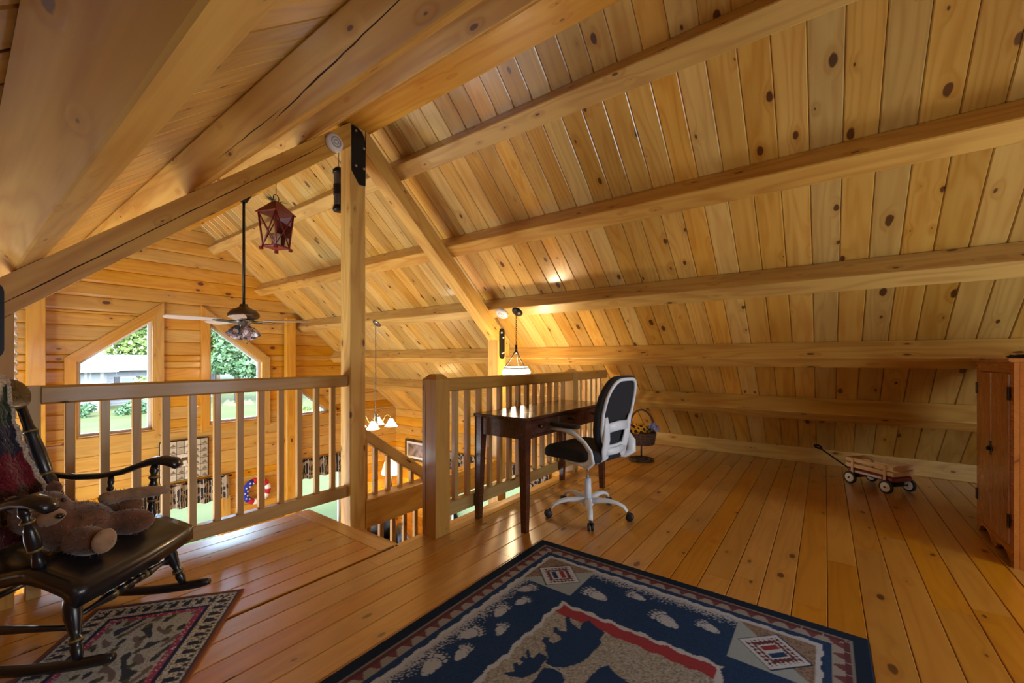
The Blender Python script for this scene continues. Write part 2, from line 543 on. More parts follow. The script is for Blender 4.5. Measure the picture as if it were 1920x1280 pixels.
for xc, lab in ((0.57, 'square pine post against the log gable, left of the sloping windows'), (2 * XR - 0.57 + 0.12, 'square pine post against the log gable between the sloping window and small window')):
    o = bar('wall_post', (xc, YG - 0.10, ZG), (xc, YG - 0.10, zroof(xc) - 0.20), 0.15, 0.10, LOG, up=(0, 1, 0), ch=0.006)
    tag(o, lab.replace(', left of', ' beside'), 'post')

# ------------------------------------------------------------------ log walls
def log_piece(parent, M, lo, hi, thick=0.14, bulge=0.010):
    """lo=(s0,s1,z) hi=(s0,s1,z): a log between two heights, M maps (s, depth, z) into the world (depth>0 goes into the room)"""
    prof = [(0.0, -0.3), (0.05, 0.75), (0.18, 1.0), (0.82, 1.0), (0.95, 0.75), (1.0, -0.3)]
    s0 = (lo[0] + hi[0]) / 2; zc = (lo[2] + hi[2]) / 2
    v = []
    for t, dd in prof:
        a = lo[0] + (hi[0] - lo[0]) * t - s0; b = lo[1] + (hi[1] - lo[1]) * t - s0; z = lo[2] + (hi[2] - lo[2]) * t - zc
        v += [(a, bulge * dd, z), (b, bulge * dd, z)]
    v += [(lo[0] - s0, -thick, lo[2] - zc), (lo[1] - s0, -thick, lo[2] - zc), (hi[0] - s0, -thick, hi[2] - zc), (hi[1] - s0, -thick, hi[2] - zc)]
    f = []
    m = len(prof)
    for i in range(m - 1):
        f.append((2 * i, 2 * i + 1, 2 * i + 3, 2 * i + 2))
    B = 2 * m
    f += [(B, B + 2, B + 3, B + 1), (0, B, B + 1, 1), (2 * m - 2, 2 * m - 1, B + 3, B + 2)]
    f.append(tuple([2 * i for i in range(m)] + [B + 2, B]))
    f.append(tuple([2 * i + 1 for i in range(m)][::-1] + [B + 1, B + 3]))
    me = new_mesh('log', v, f)
    T = M @ Matrix.Translation((s0, 0, zc))
    return link('log', me, LOG, parent, world_of(parent).inverted() @ T)

def clip_iv(ivs, hole):
    out = []
    for a, b in ivs:
        h0, h1 = hole
        if h1 <= a or h0 >= b: out.append((a, b)); continue
        if h0 > a: out.append((a, h0))
        if h1 < b: out.append((h1, b))
    return out

def log_wall(name, M, z0, z1, course, span, holes):
    w = empty(name, tuple(M.translation), kind='structure')
    w.empty_display_size = 0.1
    z = z0
    while z < z1 - 0.01:
        zt = min(z + course, z1)
        za, zb = z, zt
        sa, sb = span(za), span(zb)
        if sa is None: break
        if sb is None: sb = ((sa[0] + sa[1]) / 2 - 0.01, (sa[0] + sa[1]) / 2 + 0.01)
        # cut at hole edges that fall inside the course
        cuts = [za, zb]
        for h in holes:
            for e in h['edges']:
                if za + 0.004 < e < zb - 0.004: cuts.append(e)
        cuts = sorted(set(cuts))
        for c0, c1 in zip(cuts[:-1], cuts[1:]):
            t0 = (c0 - za) / (zb - za); t1 = (c1 - za) / (zb - za)
            S0 = [sa[i] + (sb[i] - sa[i]) * t0 for i in (0, 1)]; S1 = [sa[i] + (sb[i] - sa[i]) * t1 for i in (0, 1)]
            act = []
            e = 1e-4
            for h in holes:
                i0, i1 = h['at'](c0 + e), h['at'](c1 - e)
                if i0 and i1: act.append((i0, i1))
                elif i0:
                    mid = i0[h.get('apex', 0)]
                    act.append((i0, (mid - 0.001, mid + 0.001)))
            act.sort(key=lambda q: q[0][0])
            l0, l1 = S0[0], S1[0]
            for i0, i1 in act:
                log_piece(w, M, (l0, i0[0], c0), (l1, i1[0], c1))
                l0, l1 = i0[1], i1[1]
            log_piece(w, M, (l0, S0[1], c0), (l1, S1[1], c1))
        z = zt
    return w

def rect_hole(a, b, z0, z1):
    return {'edges': [z0, z1], 'at': lambda z: (a, b) if z0 < z < z1 else None}
def slope_hole(a, b, z0, ta, tb):
    """trapezoid window: top is ta at x=a and tb at x=b"""
    lo, hi = min(ta, tb), max(ta, tb)
    def at(z):
        if z < z0 or z > hi: return None
        if z <= lo: return (a, b)
        x = a + (b - a) * (z - ta) / (tb - ta)
        return (x, b) if tb > ta else (a, x)
    return {'edges': [z0, lo, hi], 'at': at, 'apex': 1 if tb > ta else 0}

W1 = (0.90, 1.64, 0.15, 1.09, 1.69)
W2 = (2.27, 3.01, 0.15, 1.69, 1.09)
W3 = (3.60, 4.20, 0.13, 0.64, 0.16)
WA = (1.52, 2.44, -2.02, -0.72)
WB = (3.62, 4.42, -2.02, -0.72)
gable_holes = [slope_hole(*W1), slope_hole(*W2), slope_hole(*W3), rect_hole(*WA), rect_hole(*WB)]
def gspan(z):
    e = (RA - z) / RM
    e = min(e - 0.0, XE)
    if e <= XR + 0.02: return None
    return (2 * XR - e, e)
MG = Matrix(((1, 0, 0, 0), (0, -1, 0, YG), (0, 0, 1, 0), (0, 0, 0, 1)))
log_wall('wall_front', MG, ZG, ZPEAK, 0.18, gspan, gable_holes)
MBK = Matrix(((1, 0, 0, 0), (0, 1, 0, YB), (0, 0, 1, 0), (0, 0, 0, 1)))
log_wall('wall_back', MBK, ZG, ZPEAK, 0.36, gspan, [])
MR = Matrix(((0, -1, 0, XE), (1, 0, 0, 0), (0, 0, 1, 0), (0, 0, 0, 1)))
WR = (3.55, 5.75, -2.02, -0.72)
log_wall('wall_right', MR, ZG, 0.075, 0.18, lambda z: (YB, YG), [rect_hole(*WR)])
ML = Matrix(((0, 1, 0, XL), (1, 0, 0, 0), (0, 0, 1, 0), (0, 0, 0, 1)))
log_wall('wall_left', ML, ZG, 0.075, 0.36, lambda z: (YB, YG), [])

# ------------------------------------------------------------------ windows
def window(name, M, poly, tw=0.10, trim=LOG, pane=GLASS, sill=0.03):
    """poly: outline in (s, z) counter-clockwise; trim boards outside, vinyl sash inside, one pane"""
    w = empty(name, tuple(M @ Vector((poly[0][0], 0, poly[0][1]))), kind='structure')
    Wi = world_of(w).inverted()
    n = len(poly)
    pts = [Vector((s, z)) for s, z in poly]
    def offset(dist):
        out = []
        for i in range(n):
            p0, p1, p2 = pts[i - 1], pts[i], pts[(i + 1) % n]
            d1 = (p1 - p0).normalized(); d2 = (p2 - p1).normalized()
            n1 = Vector((d1.y, -d1.x)); n2 = Vector((d2.y, -d2.x))
            a = p1 + n1 * dist; b = p1 + n2 * dist
            cr = d1.x * d2.y - d1.y * d2.x
            if abs(cr) < 1e-6: out.append(a); continue
            t = ((b - a).x * d2.y - (b - a).y * d2.x) / cr
            out.append(a + d1 * t)
        return out
    def ring(nm, a, b, y0, y1, mat):
        for i in range(n):
            j = (i + 1) % n
            q = [a[i], a[j], b[j], b[i]]
            mb = MB()
            v = [M @ Vector((p.x, y0, p.y)) for p in q] + [M @ Vector((p.x, y1, p.y)) for p in q]
            mb.add(v, [(0, 1, 2, 3), (7, 6, 5, 4), (0, 4, 5, 1), (1, 5, 6, 2), (2, 6, 7, 3), (3, 7, 4, 0)])
            # local frame along the board for the grain
            e = (v[1] - v[0]).normalized()
            nrm = (M.to_3x3() @ Vector((0, 1, 0)))
            F = frame(v[0], e, nrm)
            Fi = F.inverted()
            mb.v = [Fi @ p for p in mb.v]
            build(nm, mb, mat, w, Wi @ F)
    ring('trim_board', offset(-0.001), offset(tw), 0.014, 0.045, trim)
    ring('jamb', offset(-0.018), offset(0.0), -0.135, 0.03, trim)
    ring('sash', offset(-0.048), offset(-0.019), -0.10, -0.06, VINYL)
    q = offset(-0.046)
    mb = MB()
    v = [M @ Vector((p.x, -0.083, p.y)) for p in q] + [M @ Vector((p.x, -0.077, p.y)) for p in q]
    mb.add(v, [tuple(range(n)), tuple(range(2 * n - 1, n - 1, -1))] + [(i, n + i, n + (i + 1) % n, (i + 1) % n) for i in range(n)])
    build('pane', mb, pane, w, Wi)
    return w
def trap(a, b, z0, ta, tb): return [(a, z0), (b, z0), (b, tb), (a, ta)]
window('window_1', MG, trap(*W1))
window('window_2', MG, trap(*W2))
window('window_3', MG, trap(*W3), tw=0.07)
window('window_4', MG, trap(WA[0], WA[1], WA[2], WA[3], WA[3]))
window('window_5', MG, trap(WB[0], WB[1], WB[2], WB[3], WB[3]))
window('window_6', MR, trap(WR[0], WR[1], WR[2], WR[3], WR[3]))

PANEL = plain('window_backing', (0.55, 0.6, 0.65), 0.4)
window('window_7', MBK, trap(0.90, 1.64, 0.15, 1.45, 1.45), pane=PANEL)
window('window_8', MBK, trap(2.27, 3.01, 0.15, 1.45, 1.45), pane=PANEL)
for n_, y_ in (('added_window_9', 4.0), ('added_window_10', 5.9)):
    window(n_, ML, trap(y_ - 0.66, y_ + 0.66, -1.76, -0.54, -0.54), pane=PANEL)  # unseen windows added to hold the great room lamps

# ------------------------------------------------------------------ floors
fl = MB().box((XL, YB, -0.24), (XE - 0.05, 2.09, -0.021)).box((XL, 2.09, -0.24), (1.60, 3.10, -0.021))
floor = build('floor', fl, DECK)
tag(floor, kind='structure')
BWD = 0.13
y = -0.009 - 20 * BWD
row = 0
while y < 3.10:
    y0, y1 = max(y, YB + 0.025), min(y + BWD, 3.10)
    if y1 - y0 > 0.03:
        yc = (y0 + y1) / 2
        xe = XE - 0.06 if yc < 2.09 else 1.50
        if yc < 2.09 and y1 > 2.09: y1 = 2.09; yc = (y0 + y1) / 2
        if yc > 2.09 and y0 < 2.09: y0 = 2.09; yc = (y0 + y1) / 2
        x = XL + 0.03
        cuts = [x]
        x += random.uniform(0.8, 2.2)
        while x < xe - 0.6:
            cuts.append(x); x += random.uniform(1.6, 3.2)
        cuts.append(xe)
        for c0, c1 in zip(cuts[:-1], cuts[1:]):
            bar('floor_board', (c0 + 0.0008, yc, -0.010), (c1 - 0.0008, yc, -0.010), y1 - y0 - 0.0025, 0.020, FLOOR, floor, ch=0.003)
    y += BWD
bar('edge_board', (1.555, 2.095, -0.010), (1.555, 3.10, -0.010), 0.105, 0.022, FLOOR, floor, ch=0.004)
bar('edge_board', (1.615, 2.068, -0.008), (2.6, 2.068, -0.008), 0.05, 0.018, FLOOR, floor, ch=0.004)
gf = MB().box((XL, YB, ZG - 0.1), (XE, YG, ZG))
o = build('floor', gf, wood('ground_floor_boards', s2l(206, 150, 84), s2l(172, 110, 48), s2l(80, 40, 14), rough=0.3, coat=0.3, kr=0.08))
tag(o, kind='structure')
o = bar('baseboard_right', (5.575, YB, 0.125), (5.575, 2.2, 0.125), 0.045, 0.25, BEAM, ch=0.006)
tag(o, kind='structure')
# rim beam along the stair opening, between the two posts
o = bar('rim_beam', (1.992, BYC, -0.125), (3.678, BYC, -0.125), 0.14, 0.23, BEAM, ch=0.006)
tag(o, 'honey pine floor beam along the far side of the stair opening', 'beam')

# ------------------------------------------------------------------ railings
RT = 1.0
def baluster(parent, x, y, z0, z1, s=0.036):
    return bar('baluster', (x, y, z0), (x, y, z1), s, s, RAIL, parent, up=(0, 1, 0), ch=0.003)

rail = empty('railing', (1.0, 3.03, 0), label='pine railing of square balusters behind the rocking chair, ending at the bolted post', cat='railing', group='loft railings')
bar('handrail', (0.255, 3.03, RT - 0.045), (1.853, 3.03, RT - 0.045), 0.085, 0.088, RAIL, rail, ch=0.010)
bar('bottom_rail', (0.255, 3.03, 0.085), (1.853, 3.03, 0.085), 0.06, 0.085, RAIL, rail, ch=0.006)
bar('end_post', (0.228, 3.03, 0.0), (0.228, 3.03, RT), 0.052, 0.085, RAIL, rail, up=(0, 1, 0), ch=0.005)
for i in range(12):
    baluster(rail, 0.353 + i * 0.1268, 3.03, 0.128, RT - 0.09)

rail2 = empty('railing', (3.1, 2.03, 0), label='pine railing with chamfered newel post behind the dark desk', cat='railing', group='loft railings')
NW = 0.124
def newel(parent, x, y, h, w=NW):
    c = 0.034
    mb = MB()
    a = w / 2
    v = []
    for z, k in ((0, a), (h - c, a), (h, a - c)):
        v += [(-k, -k, z), (k, -k, z), (k, k, z), (-k, k, z)]
    mb.add(v, [(3, 2, 1, 0), (8, 9, 10, 11)] + [(4 * l + i, 4 * l + (i + 1) % 4, 4 * l + 4 + (i + 1) % 4, 4 * l + 4 + i) for l in (0, 1) for i in range(4)])
    # grain along local x: turn the mesh so that x is up
    mb.v = [Vector((p.z, p.y, -p.x)) for p in mb.v]
    T = Matrix.Translation((x, y, 0)) @ Matrix.Rotation(R(-90), 4, 'Y')
    return build('newel_post', mb, RAIL, parent, world_of(parent).inverted() @ T)
nw_ = newel(rail2, 1.877, 2.017, 1.03)
crack(nw_, [(1.877 - NW / 2, 2.05 - 0.004 * (k % 2), z) for k, z in enumerate((0.02, 0.3, 0.6, 0.98))], (-1, 0, 0), 0.005)
newel(rail2, 3.705, 2.03, 1.03, 0.10)
for a, b in ((1.940, 3.654), (3.756, 4.47)):
    bar('handrail', (a, 2.03, RT - 0.045), (b, 2.03, RT - 0.045), 0.085, 0.088, RAIL, rail2, ch=0.010)
    bar('bottom_rail', (a, 2.03, 0.125), (b, 2.03, 0.125), 0.06, 0.09, RAIL, rail2, ch=0.006)
    n = int(round((b - a) / 0.122))
    for i in range(1, n):
        baluster(rail2, a + (b - a) * i / n, 2.03, 0.17, RT - 0.09)

guard = empty('stair_guard', (2.3, 3.03, 0), label='sloping honey pine stair handrail with balusters on the rim beam', cat='railing')
sl = 0.726
bar('handrail', (2.022, 3.03, 0.530 - sl * 0.03), (2.72, 3.03, 0.530 - sl * 0.728), 0.075, 0.085, RAIL, guard, ch=0.006)
for i in range(4):
    x = 2.13 + i * 0.128
    baluster(guard, x, 3.03, -0.008, 0.53 - sl * (x - 1.992) - 0.045)
bar('half_post', (2.006, 3.0, -0.008), (2.006, 3.0, 0.47), 0.026, 0.06, RAIL, guard, up=(0, 1, 0), ch=0.003)
guard2 = empty('stair_guard', (2.3, 3.03, -0.9), label='lower row of pine balusters hanging below the rim beam of the stair opening', cat='railing')
for i in range(7):
    baluster(guard2, 2.06 + i * 0.125, 3.03, -0.95, -0.243)
bar('bottom_rail', (1.992, 3.03, -0.99), (2.95, 3.03, -0.99), 0.07, 0.085, RAIL, guard2)

st = empty('staircase', (1.61, 2.52, ZG), label='pine staircase going down from the stair opening in the loft floor', cat='stairs')
nst = 13
rise = -ZG / (nst + 1)
run = rise / sl
for i in range(nst):
    x = 1.63 + i * run; z = -rise * (i + 1)
    bar('tread', (x + run / 2, 2.13, z - 0.02), (x + run / 2, 2.90, z - 0.02), run + 0.03, 0.04, FLOOR, st, up=(0, 0, 1))
for yy in (2.115, 2.915):
    bar('stringer', (1.66, yy, -rise - 0.16), (1.66 + run * (nst - 1), yy, -rise * nst - 0.16), 0.03, 0.24, BEAM, st, up=(0, 0, 1))

# ------------------------------------------------------------------ desk
DX0, DX1, DY0, DY1, DZ = 2.215, 3.43, 1.545, 1.985, 0.745
desk = empty('writing_desk', ((DX0 + DX1) / 2, (DY0 + DY1) / 2, 0), label='dark walnut writing desk with tapered legs and drawers against the railing', cat='desk')
cx, cy = (DX0 + DX1) / 2, (DY0 + DY1) / 2
hx, hy = (DX1 - DX0) / 2, (DY1 - DY0) / 2
build('desk_top', MB().box((-hx - 0.008, -hy - 0.008, DZ - 0.022), (hx + 0.008, hy + 0.008, DZ), 0.004), DESKW, desk)
for sx in (-1, 1):
    for sy in (-1, 1):
        a = 0.058; b = 0.038
        x0, y0 = sx * hx, sy * hy
        v = []
        for z, k in ((0, b), (DZ - 0.15, a), (DZ - 0.023, a)):
            xs = sorted((x0, x0 - sx * k)); ys = sorted((y0, y0 - sy * k))
            v += [(xs[0], ys[0], z), (xs[1], ys[0], z), (xs[1], ys[1], z), (xs[0], ys[1], z)]
        build('leg', MB().add(v, [(3, 2, 1, 0), (8, 9, 10, 11)] + [(4 * l + i, 4 * l + (i + 1) % 4, 4 * l + 4 + (i + 1) % 4, 4 * l + 4 + i) for l in (0, 1) for i in range(4)]), DESKW, desk)
za = DZ - 0.145
for sx in (-1, 1):
    xs = sorted((sx * (hx - 0.012), sx * (hx - 0.030)))
    build('side_apron', MB().box((xs[0], -hy + 0.058, za), (xs[1], hy - 0.058, DZ - 0.024)), DESKW, desk)
build('back_apron', MB().box((-hx + 0.058, hy - 0.03, za), (hx - 0.058, hy - 0.012, DZ - 0.024)), DESKW, desk)
build('front_rail', MB().box((-hx + 0.058, -hy + 0.012, za), (hx - 0.058, -hy + 0.03, za + 0.018)), DESKW, desk)
for i in range(3):
    L = (2 * hx - 0.116 - 0.03) / 3
    x0 = -hx + 0.058 + 0.008 + i * (L + 0.007)
    dr = build('drawer', MB().box((x0, -hy + 0.006, za + 0.021), (x0 + L, -hy + 0.026, DZ - 0.028), 0.003), DESKW, desk)
    build('knob', MB().lathe([(0.0001, 0), (0.007, 0), (0.006, 0.012), (0.014, 0.018), (0.014, 0.024), (0.0001, 0.028)], 10,
          Matrix.Translation((x0 + (0.10 if i == 0 else L / 2), -hy + 0.006, (za + DZ) / 2)) @ Matrix.Rotation(R(90), 4, 'X')), plain('knob_bronze', (0.09, 0.06, 0.04), 0.35, 0.8), dr)

# ------------------------------------------------------------------ office chair
CH = Vector((2.765, 1.380, 0)); CHR = R(82)
ch = empty('office_chair', CH, CHR, 'white framed swivel office chair with black mesh back at the desk', 'chair')
base = build('star_base', MB().lathe([(0.0001, 0.062), (0.034, 0.062), (0.042, 0.075), (0.042, 0.115), (0.030, 0.125), (0.0001, 0.125)], 18), WHITEP, ch)
for k in range(5):
    a = R(66 + 72 * k) - CHR
    dv = Vector((math.cos(a), math.sin(a), 0))
    pts = [dv * r + Vector((0, 0, z)) for r, z in ((0.02, 0.100), (0.08, 0.112), (0.15, 0.118), (0.21, 0.110), (0.255, 0.092), (0.280, 0.062))]
    build('star_leg', MB().tube(pts, [(0.024, 0.024), (0.021, 0.022), (0.017, 0.021), (0.014, 0.020), (0.012, 0.019), (0.010, 0.017)], 10), WHITEP, base)
    cc = dv * 0.285
    sd = Vector((-dv.y, dv.x, 0))
    cm = MB()
    q = sd.to_track_quat('Z', 'Y').to_matrix().to_4x4()
    off = dv * 0.012
    for s_ in (-1, 1):
        c0 = cc + off + sd * (0.012 * s_)
        cm.lathe([(0.0001, -0.009), (0.022, -0.009), (0.027, -0.005), (0.027, 0.005), (0.022, 0.009), (0.0001, 0.009)], 16, Matrix.Translation(c0 + Vector((0, 0, 0.027))) @ q)
    cm.tube([cc + Vector((0, 0, 0.062)), cc + Vector((0, 0, 0.03)) + off * 0.5], 0.008, 8)
    cm.tube([cc + off + Vector((0, 0, 0.056)) - dv * 0.02, cc + off + Vector((0, 0, 0.060)), cc + off + Vector((0, 0, 0.045)) + dv * 0.024], (0.006, ), 6) if False else None
    build('caster', cm, RUBBER, base)
build('column_sleeve', MB().lathe([(0.0001, 0.12), (0.027, 0.12), (0.024, 0.262), (0.0001, 0.262)], 16), WHITEP, ch)
build('gas_lift', MB().lathe([(0.0001, 0.26), (0.013, 0.26), (0.013, 0.40), (0.0001, 0.40)], 12), CHROME, ch)
build('tilt_mechanism', MB().box((-0.11, -0.07, 0.385), (0.10, 0.07, 0.425), 0.012).tube([(0.02, -0.06, 0.40), (0.03, -0.20, 0.395), (0.03, -0.235, 0.392)], 0.007, 6), RUBBER, ch)

def softbox(dx, dy, dz, r, seg=4, crown=0.0):
    bm = bmesh.new()
    bmesh.ops.create_cube(bm, size=1)
    for q in bm.verts: q.co = Vector((q.co.x * dx, q.co.y * dy, q.co.z * dz))
    bmesh.ops.bevel(bm, geom=[e for e in bm.edges if abs((e.verts[0].co - e.verts[1].co).z) > 1e-4], offset=min(dx, dy) * 0.28, segments=6, affect='EDGES')
    bmesh.ops.bevel(bm, geom=[e for e in bm.edges if abs((e.verts[0].co - e.verts[1].co).z) < 1e-6 and len(e.link_faces) == 2 and any(abs(f.normal.z) > 0.9 for f in e.link_faces) and any(abs(f.normal.z) < 0.5 for f in e.link_faces)], offset=r, segments=seg, affect='EDGES')
    return bm
def cushion(dx, dy, dz, e=0.55, nseg=48, nlay=9, edge=0.45):
    """pillow of superelliptic outline centred on the origin"""
    mb = MB(); v = []; f = []
    for j in range(nlay + 1):
        a = -math.pi / 2 + math.pi * j / nlay
        k = max(0.0001, abs(math.cos(a)) ** edge); z = dz / 2 * math.copysign(abs(math.sin(a)) ** 0.75, math.sin(a))
        inset = (1 - k) * dz * 1.1
        for i in range(nseg):
            t = 2 * math.pi * i / nseg
            c, s_ = math.cos(t), math.sin(t)
            x = math.copysign(abs(c) ** e, c); y = math.copysign(abs(s_) ** e, s_)
            v.append((x * max(0.0001, dx / 2 - inset), y * max(0.0001, dy / 2 - inset), z))
    for j in range(nlay):
        for i in range(nseg):
            f.append((j * nseg + i, j * nseg + (i + 1) % nseg, (j + 1) * nseg + (i + 1) % nseg, (j + 1) * nseg + i))
    f.append(tuple(range(nseg - 1, -1, -1))); f.append(tuple(nlay * nseg + i for i in range(nseg)))
    return mb.add(v, f, True)
sm = cushion(0.50, 0.50, 0.095)
for p in sm.v:
    if p.x > 0.10: p.z -= (p.x - 0.10) ** 2 * 1.5
    p.x += 0.03; p.z += 0.470
build('seat', sm, BLACKF, ch)

def backx(z): return -0.190 - 0.17 * (z - 0.5) - 0.10 * (z - 0.5) ** 2
def back_outline(inset=0.0, n=40):
    out = []
    for k in range(n):
        a = 2 * math.pi * k / n
        c, s_ = math.cos(a), math.sin(a)
        e = 0.42
        y = math.copysign(abs(c) ** e, c); z = math.copysign(abs(s_) ** e, s_)
        zz = 0.762 + z * (0.252 - inset)
        wd = 0.205 - 0.055 * max(0, (0.72 - zz) / 0.22) - 0.045 * max(0, (zz - 0.82) / 0.18) ** 1.5
        out.append((y * (wd - inset), zz))
    return out
def bpt(y, z, dx=0.0): return Vector((backx(z) + dx + 0.55 * y * y, y, z))
# padded black shell, thin slab following the curve of the back
ol = back_outline()
mb = MB(); v = []; f = []
nr = 7
for side, dx in ((0, 0.030), (1, -0.012)):
    for j in range(nr + 1):
        t = 1 - j / nr * 0.999
        for y, z in ol:
            v.append(bpt(y * t, 0.755 + (z - 0.755) * t, dx + (0.0 if side else 0.012 * (1 - t ** 4))))
n = len(ol)
for side in (0, 1):
    o0 = side * (nr + 1) * n
    for j in range(nr):
        for k in range(n):
            q = (o0 + j * n + k, o0 + j * n + (k + 1) % n, o0 + (j + 1) * n + (k + 1) % n, o0 + (j + 1) * n + k)
            f.append(q if side == 0 else q[::-1])
o1 = (nr + 1) * n
for k in range(n): f.append((k, o1 + k, o1 + (k + 1) % n, (k + 1) % n))
mb.add(v, f, True)
back = build('backrest', mb, BLACKF, ch)
build('back_frame', MB().tube([bpt(y, z, -0.022) for y, z in back_outline(0.022)], (0.013, 0.011) if False else 0.0125, 8, closed=True), WHITEP, ch)
# lumbar bridge: two legs and a ring leaving a window
lm = MB()
for s_ in (-1, 1):
    lm.tube([bpt(0.155 * s_, 0.74, -0.028), bpt(0.135 * s_, 0.66, -0.034), bpt(0.125 * s_, 0.58, -0.040), bpt(0.12 * s_, 0.52, -0.035), Vector((-0.215, 0.11 * s_, 0.46)), Vector((-0.16, 0.10 * s_, 0.425))],
            [(0.010, 0.016), (0.013, 0.034), (0.014, 0.040), (0.014, 0.040), (0.014, 0.036), (0.012, 0.030)], 10)
lm.tube([bpt(-0.14, 0.665, -0.034), bpt(0, 0.675, -0.034), bpt(0.14, 0.665, -0.034)], [(0.034, 0.011)] * 3, 10)
lm.tube([bpt(-0.12, 0.505, -0.042), bpt(0, 0.50, -0.042), bpt(0.12, 0.505, -0.042)], [(0.026, 0.012)] * 3, 10)
build('lumbar_support', lm, WHITEP, ch)
for s_ in (-1, 1):
    am = MB().tube([(0.05, 0.17 * s_, 0.418), (-0.08, 0.20 * s_, 0.416), (-0.165, 0.240 * s_, 0.425), (-0.205, 0.255 * s_, 0.462), (-0.198, 0.262 * s_, 0.525), (-0.155, 0.270 * s_, 0.580), (-0.09, 0.28 * s_, 0.625), (-0.02, 0.284 * s_, 0.652), (0.05, 0.284 * s_, 0.660), (0.105, 0.282 * s_, 0.655)],
                   [(0.012, 0.030), (0.014, 0.032), (0.024, 0.026), (0.036, 0.016), (0.036, 0.014), (0.026, 0.014), (0.018, 0.016), (0.013, 0.022), (0.011, 0.026), (0.008, 0.022)], 10)
    arm = build('armrest', am, WHITEP, ch)
    build('arm_pad', cushion(0.24, 0.072, 0.028, 0.6), BLACKF, arm, Matrix.Translation((-0.008, 0.284 * s_, 0.677)))

# ------------------------------------------------------------------ cabinet
KX0, KX1, KY0, KY1, KZ = 3.425, 4.115, -1.235, -0.815, 1.135
cab = empty('cabinet', ((KX0 + KX1) / 2, (KY0 + KY1) / 2, 0), label='red stained pine two-door cabinet with black iron hinges under the roof slope', cat='cabinet')
kx, ky = (KX1 - KX0) / 2, (KY1 - KY0) / 2
SK = 0.10
build('carcass', MB().box((-kx, -ky, 0.0), (-kx + 0.02, ky - 0.021, KZ - 0.0255)).box((kx - 0.02, -ky, 0.0), (kx, ky - 0.021, KZ - 0.0255)).box((-kx + 0.02, -ky, 0.02), (kx - 0.02, -ky + 0.015, KZ - 0.025)).box((-kx + 0.02, -ky + 0.015, SK), (kx - 0.02, ky - 0.03, SK + 0.02)), CABW, cab)
build('cabinet_top', MB().box((-kx - 0.02, -ky, KZ - 0.025), (kx + 0.005, ky + 0.022, KZ), 0.006), CABW, cab)
# skirt with two scalloped cut-outs
def skirt():
    pts = [(-kx, 0), (-kx + 0.05, 0)]
    half = (2 * kx - 0.1 - 0.06) / 2
    for c0 in (-kx + 0.05, 0.03):
        for i in range(9):
            t = i / 8
            pts.append((c0 + half * t, 0.055 * min(1, 3.2 * t, 3.2 * (1 - t)) ** 0.6 if 0 < t < 1 else 0))
    pts += [(kx - 0.05, 0), (kx, 0), (kx, SK), (-kx, SK)]
    out = []
    for p in pts:
        if not out or (abs(out[-1][0] - p[0]) + abs(out[-1][1] - p[1])) > 1e-5: out.append(p)
    return out
FM = frame((0, ky - 0.020, 0), (1, 0, 0), (0, -1, 0))
sk = MB().prism(skirt(), FM, -0.020)
sk.f = [tuple(reversed(q)) for q in sk.f]
build('skirt', sk, CABW, cab)
build('stile', MB().box((-kx, ky - 0.02, SK), (-kx + 0.055, ky, KZ - 0.026)), CABW, cab)
build('stile', MB().box((kx - 0.04, ky - 0.02, SK), (kx, ky, KZ - 0.026)), CABW, cab)
build('top_rail', MB().box((-kx + 0.055, ky - 0.02, KZ - 0.085), (kx - 0.04, ky, KZ - 0.026)), CABW, cab)
mid = 0.02
for i, (a, b) in enumerate(((-kx + 0.057, mid - 0.002), (mid + 0.002, kx - 0.042))):
    def up_x(mb_):
        mb_.v = [Vector((p.z, p.y, -p.x)) for p in mb_.v]; return mb_
    d_ = build('door', up_x(MB().box((a, ky - 0.018, SK + 0.003), (b, ky + 0.006, KZ - 0.088), 0.004)), CABW, cab, Matrix.Rotation(R(-90), 4, 'Y'))
    hxp = a - 0.004 if i == 0 else b + 0.004
    for hz in (0.20, 0.90):
        build('hinge', MB().box((hxp - 0.016, ky + 0.0065, hz), (hxp + 0.016, ky + 0.011, hz + 0.075), 0.002), BLACKM, d_, Matrix.Rotation(R(90), 4, 'Y'))
    if i == 0:
        build('latch', MB().box((mid - 0.035, ky + 0.0065, 0.57), (mid + 0.03, ky + 0.012, 0.60), 0.002).ball((mid - 0.012, ky + 0.020, 0.585), 0.011, 10, 6).box((mid - 0.010, ky + 0.0065, 0.545), (mid + 0.012, ky + 0.010, 0.63), 0.002), BLACKM, d_, Matrix.Rotation(R(90), 4, 'Y'))
# small iron scroll dish lying on the cabinet
ir = MB()
for k in range(5):
    pts = [Vector((0.012 * i * math.cos(0.7 * i + k * 1.256), 0.012 * i * math.sin(0.7 * i + k * 1.256), 0.008 + 0.006 * abs(math.sin(i)))) for i in range(8)]
    ir.tube(pts, 0.006, 6)
ir.lathe([(0.0001, 0), (0.09, 0), (0.10, 0.008), (0.09, 0.012), (0.0001, 0.012)], 20)
o = build('iron_scroll_dish', ir, BLACKM, None, Matrix.Translation((3.62, -0.93, KZ)))
tag(o, 'black wrought iron scroll dish lying on the cabinet top', 'ornament')

